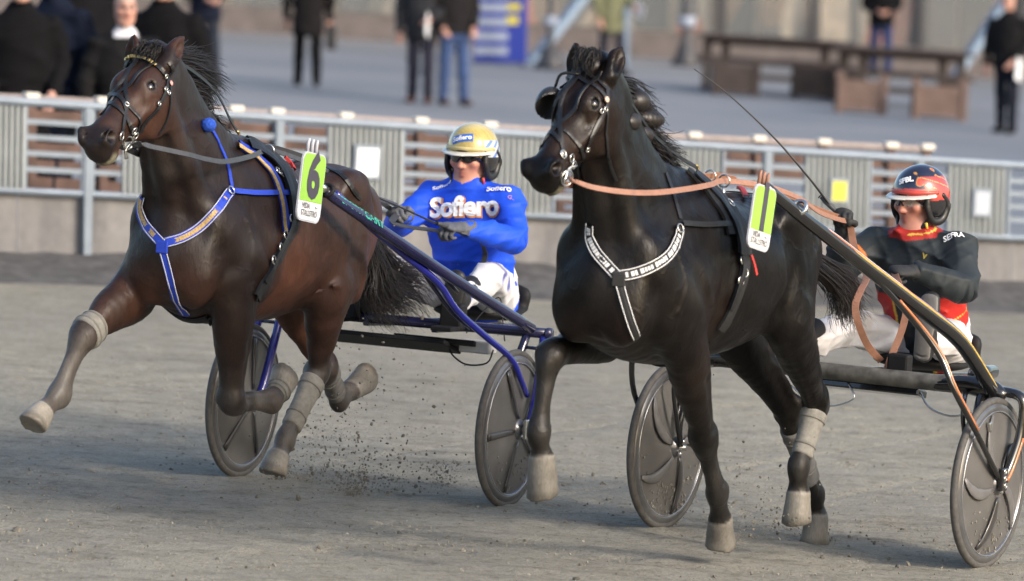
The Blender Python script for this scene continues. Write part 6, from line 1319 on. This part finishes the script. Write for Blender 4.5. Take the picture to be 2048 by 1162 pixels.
chest_text(D2, 'SEFRA', 1907, 472, .2, .034, M_LETW, 'lettering', (1, -.12), bold=.001); chest_text(D2, 'V', 1850, 513, .0, .03, simple('gold_print', (.6, .45, .1), .5), 'lettering', (1, .4), bold=.002)
# ================================================================== reins, whips, spectators, flying dirt
def rein_set(fr, h, label, left, right, far, mat, wd, extra, grp):
    g = fr.loc(fr.w((h.fw - .6, 0, 1.2))); root = empty('driving_reins', label, 'reins', grp, fr.matrix() @ Matrix.Translation(Vector(g)))
    def put(name, pts, nn, w_, sub=6): v, f = band(pts, nn, w_, .004, sub); return mesh_obj(name, v - g, f, mat, root, False)
    put('rein', left, (-.1, 1, .35), wd); put('rein', far, (-.1, -1, .35), wd)
    for pts, nn, w_ in extra: put('hand_loop', pts, nn, w_)
    return root
p = S1.px
hl1 = D1.J['wriL'] + D1.J['handL'] * .095; hr1 = D1.J['wriR'] + D1.J['handR'] * .095
hl2 = D2.J['wriL'] + D2.J['handL'] * .095; hr2 = D2.J['wriR'] + D2.J['handR'] * .095
far1 = [mb, p(290, 314, -.14), V(2.05, -.20, 1.56), V(1.75, -.22, 1.56), p(505, 296, -.10), V(1.0, -.14, 1.56), V(.4, -.14, 1.46), hr1 + V(.06, -.01, .02), hr1]
rein_set(S1, A, "dark reins running from the bay horse's bit to the blue driver's gloves", [bitA + V(-.01, .012, -.01), p(283, 288, .15), p(306, 294, .18), p(372, 308, .24), p(411, 318, .25), p(450, 323, .25), p(500, 313, .19), p(537, 301, .10), p(592, 316, .13), p(660, 345, .13), p(715, 382, .10), hr1 + V(.05, .03, .03), hr1], None, far1, M_GREYL, .021,
    [([hr1 + V(.01, .02, -.01), p(785, 444, -.06), p(812, 453, -.02), p(850, 458, .05), p(895, 463, .12), hl1], (.3, .4, 1), .030), ([hl1 + V(0, .01, 0), p(938, 466, .20), p(960, 482, .21), p(970, 505, .20), p(966, 528, .19), p(958, 545, .18)], (1, 0, .3), .026)], 'driving reins')
p = S2.px
far2 = [mbB, p(1150, 372, -.12), V(2.0, -.22, 1.60), V(1.72, -.22, 1.61), p(1420, 352, -.10), p(1470, 358, -.10), V(.95, -.14, 1.60), V(.4, -.15, 1.52), hr2 + V(.08, .0, .0), hr2]
rein_set(S2, B, "tan leather reins running from the black horse's bit to the red helmeted driver", [bitB + V(-.01, .012, -.01), p(1142, 359, .13), p(1183, 374, .19), p(1249, 384, .25), p(1314, 385, .26), p(1380, 377, .22), p(1422, 369, .15), p(1448, 362, .10), p(1530, 372, .13), p(1598, 396, .13), p(1640, 425, .02), hr2 + V(.06, .04, -.02), hr2], None, far2, M_TAN, .022,
    [([hr2 + V(-.01, .03, -.02), p(1708, 492, -.12), p(1724, 525, -.05), p(1733, 555, .02), p(1722, 580, .06), p(1711, 610, .08), p(1716, 645, .10), p(1735, 690, .12), p(1762, 722, .14)], (1, .2, .2), .030), ([hl2 + V(.01, -.02, 0), p(1796, 565, .16), p(1808, 598, .2), p(1812, 625, .21), p(1802, 665, .2), p(1786, 705, .18), p(1772, 742, .16)], (1, .2, .1), .030)], 'driving reins')

M_WHIP = simple('black_whip', (.010, .010, .011), .35)
def whip(fr, label, P, r):
    P = [np.asarray(q, float) for q in P]; g = P[0]; root = empty('driving_whip', label, 'whip', 'driving whips', fr.matrix() @ Matrix.Translation(Vector(g))); P = [q - g for q in P]
    m = MB(); m.tube(P, r, 8, sub=6); m.build('stick', M_WHIP, root, True); d = nrm(P[1] - P[0]); m = MB(); m.tube([-d * .05, d * .02, d * .10, d * .13], [.010, .0115, .011, .007], 10); m.build('grip', M_GREYL, root, True)
    m = MB(); m.add(*torus(d * .135, d, .0085, .0025, 14, 6)); m.build('collar', M_SEAT, root, True)
dB = proj(S2.w(hr2))[2]; W2 = lambda x, y, d: S2.loc(at_depth(x, y, d))
whip(S2, "long thin black whip raised up from the red helmeted driver's fist", [hr2 + V(0, 0, -.01), W2(1665, 416, dB), W2(1620, 358, dB - .05), W2(1560, 288, dB - .1), W2(1500, 228, dB - .15), W2(1440, 175, dB - .2), W2(1388, 138, dB - .25)], [.009, .0062, .005, .0042, .0034, .0028, .002])
p = S1.px
whip(S1, "thin black whip held low over the bay horse's croup by the blue driver", [hl1, p(866, 444, .13), p(800, 414, .14), p(720, 380, .15), p(665, 352, .16)], [.008, .0055, .0045, .0038, .002])

# ------------------------------------------------------------------ spectators
def ground_at(px, d): q = at_depth(px, 400, d); q[2] = gz(q[0], q[1]); return q
M_FAB = vcol('dark_cloth', .85, .2, 12, .1, spec=.12); M_SKINF = vcol('face_skin', .55, .05, 40)
def spectator(pos, face, label, coat, trou, shoe, hair=(.05, .035, .025), arms='down', hem=.80, scale=1.0, stride=.10, vox=.019, collar=None, extra=None):
    a = math.radians(face); M = Matrix.Translation(Vector(pos)) @ Matrix.Rotation(a, 4, 'Z') @ Matrix.Scale(scale, 4); root = empty('person', label, 'person', 'spectators on the apron', M)
    # local: x = where the person faces, y = left, z = up
    wr = dict(down=[(.06, .27, .86), (.06, -.27, .86)], pockets=[(.14, .20, .95), (.14, -.20, .95)], hold=[(.28, .08, 1.06), (.28, -.08, 1.06)], paper=[(.22, .16, .92), (.05, -.26, .86)], cross=[(.20, -.05, 1.12), (.20, .05, 1.16)], one=[(.30, .16, 1.02), (.05, -.26, .86)])[arms]
    S = Sdf(); H, Rm = head_sdf(S, (.03, 0, 1.655), (1, 0, -.05)); S.chain([(.0, 0, 1.60, .055, .06), (-.01, 0, 1.46, .06, .06), (0, 0, 1.28, .11, .07), (0, 0, 1.0, .13, .09)], k=.03)
    for l, w_ in ((1, wr[0]), (-1, wr[1])):
        el = V(-.03, l * .27, 1.15); w_ = np.asarray(w_); d = nrm(w_ - el); S.chain([(0, l * .16, 1.37, .035, .035), (*el, .03, .03), (*w_, .03, .028)], k=.03, sub=2); S.chain([(*(w_ + d * .02), .032, .022), (*(w_ + d * .09), .040, .020)], k=.01, sub=2)
        for i in range(4): q = w_ + d * .09 + V(0, 0, 0) + nrm(np.cross(d, (1, 0, .2)) + 1e-6) * (i - 1.5) * .019; S.chain([(*q, .010, .010), (*(q + d * .045 + V(.012, 0, 0)), .009, .009), (*(q + d * .07 + V(.035, 0, -.005)), .008, .008)], k=.004, sub=2)
        S.chain([(*(w_ + d * .03 + V(.02, 0, 0)), .012, .012), (*(w_ + d * .08 + V(.055, -l * .01, 0)), .010, .010)], k=.006, sub=2)
        S.chain([(0, l * .09, .92, .08, .08), (stride * l * .6, l * .10, .50, .055, .055), (stride * l, l * .11, .09, .04, .04)], k=.03, sub=2)
    S.grid(min(vox, .014)); v, f = S.mesh(1); mesh_obj('body', v, f, M_SKINF, root, True, face_colors(v, H, (.46, .25, .19), hair))
    S = Sdf(); S.chain([(0, 0, hem, .205, .155), (0, 0, 1.0, .195, .145), (0, 0, 1.22, .215, .145), (0, 0, 1.38, .20, .125), (-.01, 0, 1.46, .12, .095), (-.01, 0, 1.52, .075, .075)], k=.03, cap=.2, side=(0, 1, 0))
    for l, w_ in ((1, wr[0]), (-1, wr[1])): S.chain([(0, l * .19, 1.40, .075, .078), (-.03, l * .27, 1.15, .066, .068), (*np.asarray(w_), .048, .05)], k=.04, sub=3, cap=.4)
    S.warp = folds(14, .012, int(abs(face)) + 3); S.grid(vox); v, f = S.mesh(1); c = np.tile(np.asarray(coat, float), (len(v), 1))
    if collar is not None: c = mixc(c, collar, (v[:, 2] > 1.44) * (v[:, 0] > .02) * (np.abs(v[:, 1]) < .09))
    mesh_obj('coat', v, f, M_FAB, root, True, c)
    S = Sdf(); S.chain([(0, 0, .98, .165, .125), (0, 0, .88, .17, .125)], k=.03, sub=2)
    for l in (1, -1): S.chain([(0, l * .09, .90, .092, .10), (stride * l * .6 + .01, l * .10, .50, .072, .078), (stride * l, l * .11, .07, .062, .066)], k=.03, sub=3, cap=.3)
    S.warp = folds(16, .010, 4); S.grid(vox); v, f = S.mesh(1); mesh_obj('trousers', v, f, M_FAB, root, True, np.tile(np.asarray(trou, float), (len(v), 1)))
    for l in (1, -1):
        S = Sdf(); S.chain([(stride * l - .06, l * .11, .045, .042, .045), (stride * l + .04, l * .115, .045, .045, .045), (stride * l + .17, l * .125, .03, .045, .03)], k=.02, sub=2); S.grid(.012); v, f = S.mesh(1); mesh_obj('shoe', v, f, M_FAB, root, True, np.tile(np.asarray(shoe, float), (len(v), 1)))
    return root, M, wr
BLK = (.004, .004, .005); NAVY = (.006, .009, .020)
spectator(ground_at(36, 39.4), -80, 'person in a black coat at the far left edge, nearest the fence', BLK, BLK, BLK, arms='pockets', hem=.62, scale=1.10)
spectator(ground_at(104, 40.6), -120, 'person in a dark navy jacket between the far left coat and the bespectacled man', NAVY, (.014, .018, .03), BLK, hem=.78, scale=1.12)
spectator(ground_at(163, 43.0), -60, 'person in dark clothes half hidden behind the shoulder of the bespectacled man', BLK, BLK, BLK, arms='pockets', scale=1.15)
rt, Mx, _ = spectator(ground_at(243, 40.3), -75, 'grey-haired man with glasses in a black coat and pale collar, behind the bay horse', (.009, .009, .010), BLK, BLK, hair=(.30, .28, .26), arms='down', hem=.60, scale=1.0, vox=.015, collar=(.55, .56, .60))
m = MB()
for l in (-1, 1): m.add(*torus((.125, l * .033, 1.662), (1, l * .25, 0), .021, .0028, 18, 6))
m.tube([(.13, -.012, 1.664), (.134, 0, 1.668), (.13, .012, 1.664)], .002, 6)
for l in (-1, 1): m.tube([(.12, l * .054, 1.664), (.03, l * .078, 1.668)], .002, 6)
m.build('glasses', M_BLKP, rt)
spectator(ground_at(322, 41.2), -100, "person in a long black coat right behind the bay horse's ears", BLK, BLK, BLK, arms='pockets', hem=.58, scale=1.12)
spectator(on_ground(408, 168), -70, 'person in a dark blue jacket with clasped hands, right of the bay mane', NAVY, (.02, .024, .035), BLK, arms='hold', hem=.82)
rt, Mx, _ = spectator(on_ground(614, 172), 95, 'person in a long black coat standing alone on the apron with a black bag', (.009, .008, .009), BLK, BLK, arms='down', hem=.66, stride=.13, collar=(.22, .02, .025))
m = MB(); m.box((.08, -.30, .62), (.17, .06, .16), bev=.03); m.build('bag_body', simple('black_bag', (.012, .012, .014), .6)).parent = None
bag = bpy.data.objects['bag_body']; bag.name = 'shoulder_bag'; bag.matrix_world = Mx; tag(bag, 'black bag hanging at the hand of the lone person in the long black coat', 'bag')
def paper(Mx, w_, label, tilt):
    m = MB(); m.box((0, 0, 0), (.10, .003, .14), np.array(Matrix.Rotation(tilt, 3, 'Y')), bev=.001); o = m.build('race_programme', M_PAPER); o.matrix_world = Mx @ Matrix.Translation(Vector(w_)); tag(o, label, 'programme')
rt, Mx, w_ = spectator(on_ground(840, 206), -100, 'person in a charcoal jacket and brown shoes holding a white programme', (.022, .023, .027), (.020, .021, .034), (.055, .025, .02), arms='one', hem=.80, stride=.06)
paper(Mx, (.37, .15, .95), 'folded white programme in the hand of the person with brown shoes', .5)
spectator(on_ground(906, 210), -70, 'person in a black jacket and blue jeans standing beside the white programme', (.012, .011, .012), (.045, .075, .17), (.05, .03, .03), arms='pockets', hem=.88, stride=.07)
rt, Mx, w_ = spectator(on_ground(1222, 152), -55, "person in an olive green coat on the apron above the black horse's ears", (.135, .140, .085), (.03, .03, .04), BLK, arms='one', hem=.66)
paper(Mx, (.36, .20, .98), 'white papers held by the person in the olive coat', 1.2)
spectator(on_ground(1760, 156), -90, 'person in a black jacket and jeans standing behind the picnic tables', BLK, (.02, .035, .10), BLK, arms='hold', hem=.84)
rt, Mx, w_ = spectator(on_ground(2012, 266), -115, 'person in a black jacket and dark trousers at the right edge of the apron', (.008, .008, .009), (.012, .014, .022), BLK, hair=(.02, .02, .02), arms='paper', hem=.84, stride=.10)
paper(Mx, (.20, .22, .80), 'white programme hanging from the hand of the person at the right edge', .2)

# ------------------------------------------------------------------ clods lying on the track, and dirt thrown up by the hooves
CLOD = MB(); CLOD.add(*lathe((0, 0, 0), (0, 0, 1), [(.0, -.6), (.75, -.45), (1.0, .0), (.7, .5), (0, .65)], 6))
def clods(name, label, cat, P, R_, mat, seed, kind='stuff'):
    rs = np.random.RandomState(seed); bv = np.array(CLOD.v); n = len(bv); V_ = np.zeros((len(P) * n, 3), np.float32); F = []
    bf = [q for q in CLOD.f]; ft = []
    for q in bf:
        if len(set(q)) == 4: ft.append((q[0], q[1], q[2])); ft.append((q[0], q[2], q[3]))
    ft = np.array(ft)
    for i, (c, r) in enumerate(zip(P, R_)):
        a, b, _ = np.linalg.qr(rs.normal(size=(3, 3)))[0], 0, 0; V_[i * n:(i + 1) * n] = c + (bv * (r * rs.uniform(.6, 1.4, 3))) @ a * 1.0 + rs.normal(size=(n, 3)) * r * .12
    F = (ft[None] + (np.arange(len(P)) * n)[:, None, None]).reshape(-1, 3); o = mesh_obj(name, V_, F, mat, None, False); tag(o, label, cat, None, kind); return o
M_CLOD = simple('damp_clod', (.13, .12, .10), .95, var=.35, scale=50); M_CLODL = simple('dry_clod', (.24, .222, .182), .95, var=.3, scale=40)
rs = np.random.RandomState(8); P = []; R_ = []
for _ in range(9000):
    y = 20.2 + 10.5 * rs.uniform() ** 1.2; x = rs.uniform(-1, 1) * y * .098; P.append((x, y, gz(x, y) + .012)); R_.append(min(.007, .0013 + .0014 * rs.exponential()))
clods('loose_grit', 'small clods and grit scattered over the whole sand track', 'grit', P, R_, M_CLODL, 3)
P = []; R_ = []
for _ in range(900):
    x = rs.uniform(-2.2, 2.2); y = 20.5 + 7 * rs.uniform(); P.append((x, y, gz(x, y) + .012)); R_.append(min(.018, .002 + .003 * rs.exponential()))
clods('damp_clods', 'dark damp clods lying on the track around the horses', 'clods', P, R_, M_CLOD, 4)
def spray(fr, c, n, up, back, side, seed, rm=.0042):
    rs = np.random.RandomState(seed); P = []; R_ = []
    for _ in range(n):
        t = rs.uniform() ** .8; h = abs(rs.normal()) * up * (.4 + t); q = np.asarray(c) + V(-t * back + rs.normal() * .06, rs.normal() * side * (.3 + t), h); P.append(fr.w(q)); R_.append(min(.0085, .0011 + rm * .42 * rs.exponential()))
    return P, R_
P, R_ = [], []
for fr, c, n, up, bk, sd, sdn in ((S1, S1.px(600, 965, .12), 800, .26, .85, .22, 1), (S1, S1.px(700, 985, .05), 420, .06, .5, .16, 2), (S2, S2.px(1450, 1090, .02), 130, .07, .1, .08, 3), (S2, S2.px(1560, 1060, 0), 200, .18, -.4, .12, 4), (S2, S2.px(1640, 1085, -.1), 70, .05, .1, .1, 5)):
    a, b = spray(fr, c, n, up, bk, sd, sdn); P += a; R_ += b
for x_, y_, l_, n_, hh in ((890, 988, .15, 700, .075), (706, 992, .12, 600, .06), (560, 960, .12, 500, .05)):      # little fountains of fine sand
    c_ = S1.px(x_, y_, l_)
    for _ in range(n_):
        t_ = rs.uniform() ** 1.4; P.append(S1.w(c_ + V(rs.normal() * .05 + t_ * .05, rs.normal() * (.012 + .05 * t_), t_ * hh * 2 + .004))); R_.append(min(.005, .0008 + .0010 * rs.exponential()))
clods('flying_dirt', 'spray of dirt thrown up behind the hooves of both horses', 'dirt', P, R_, M_CLOD, 5)
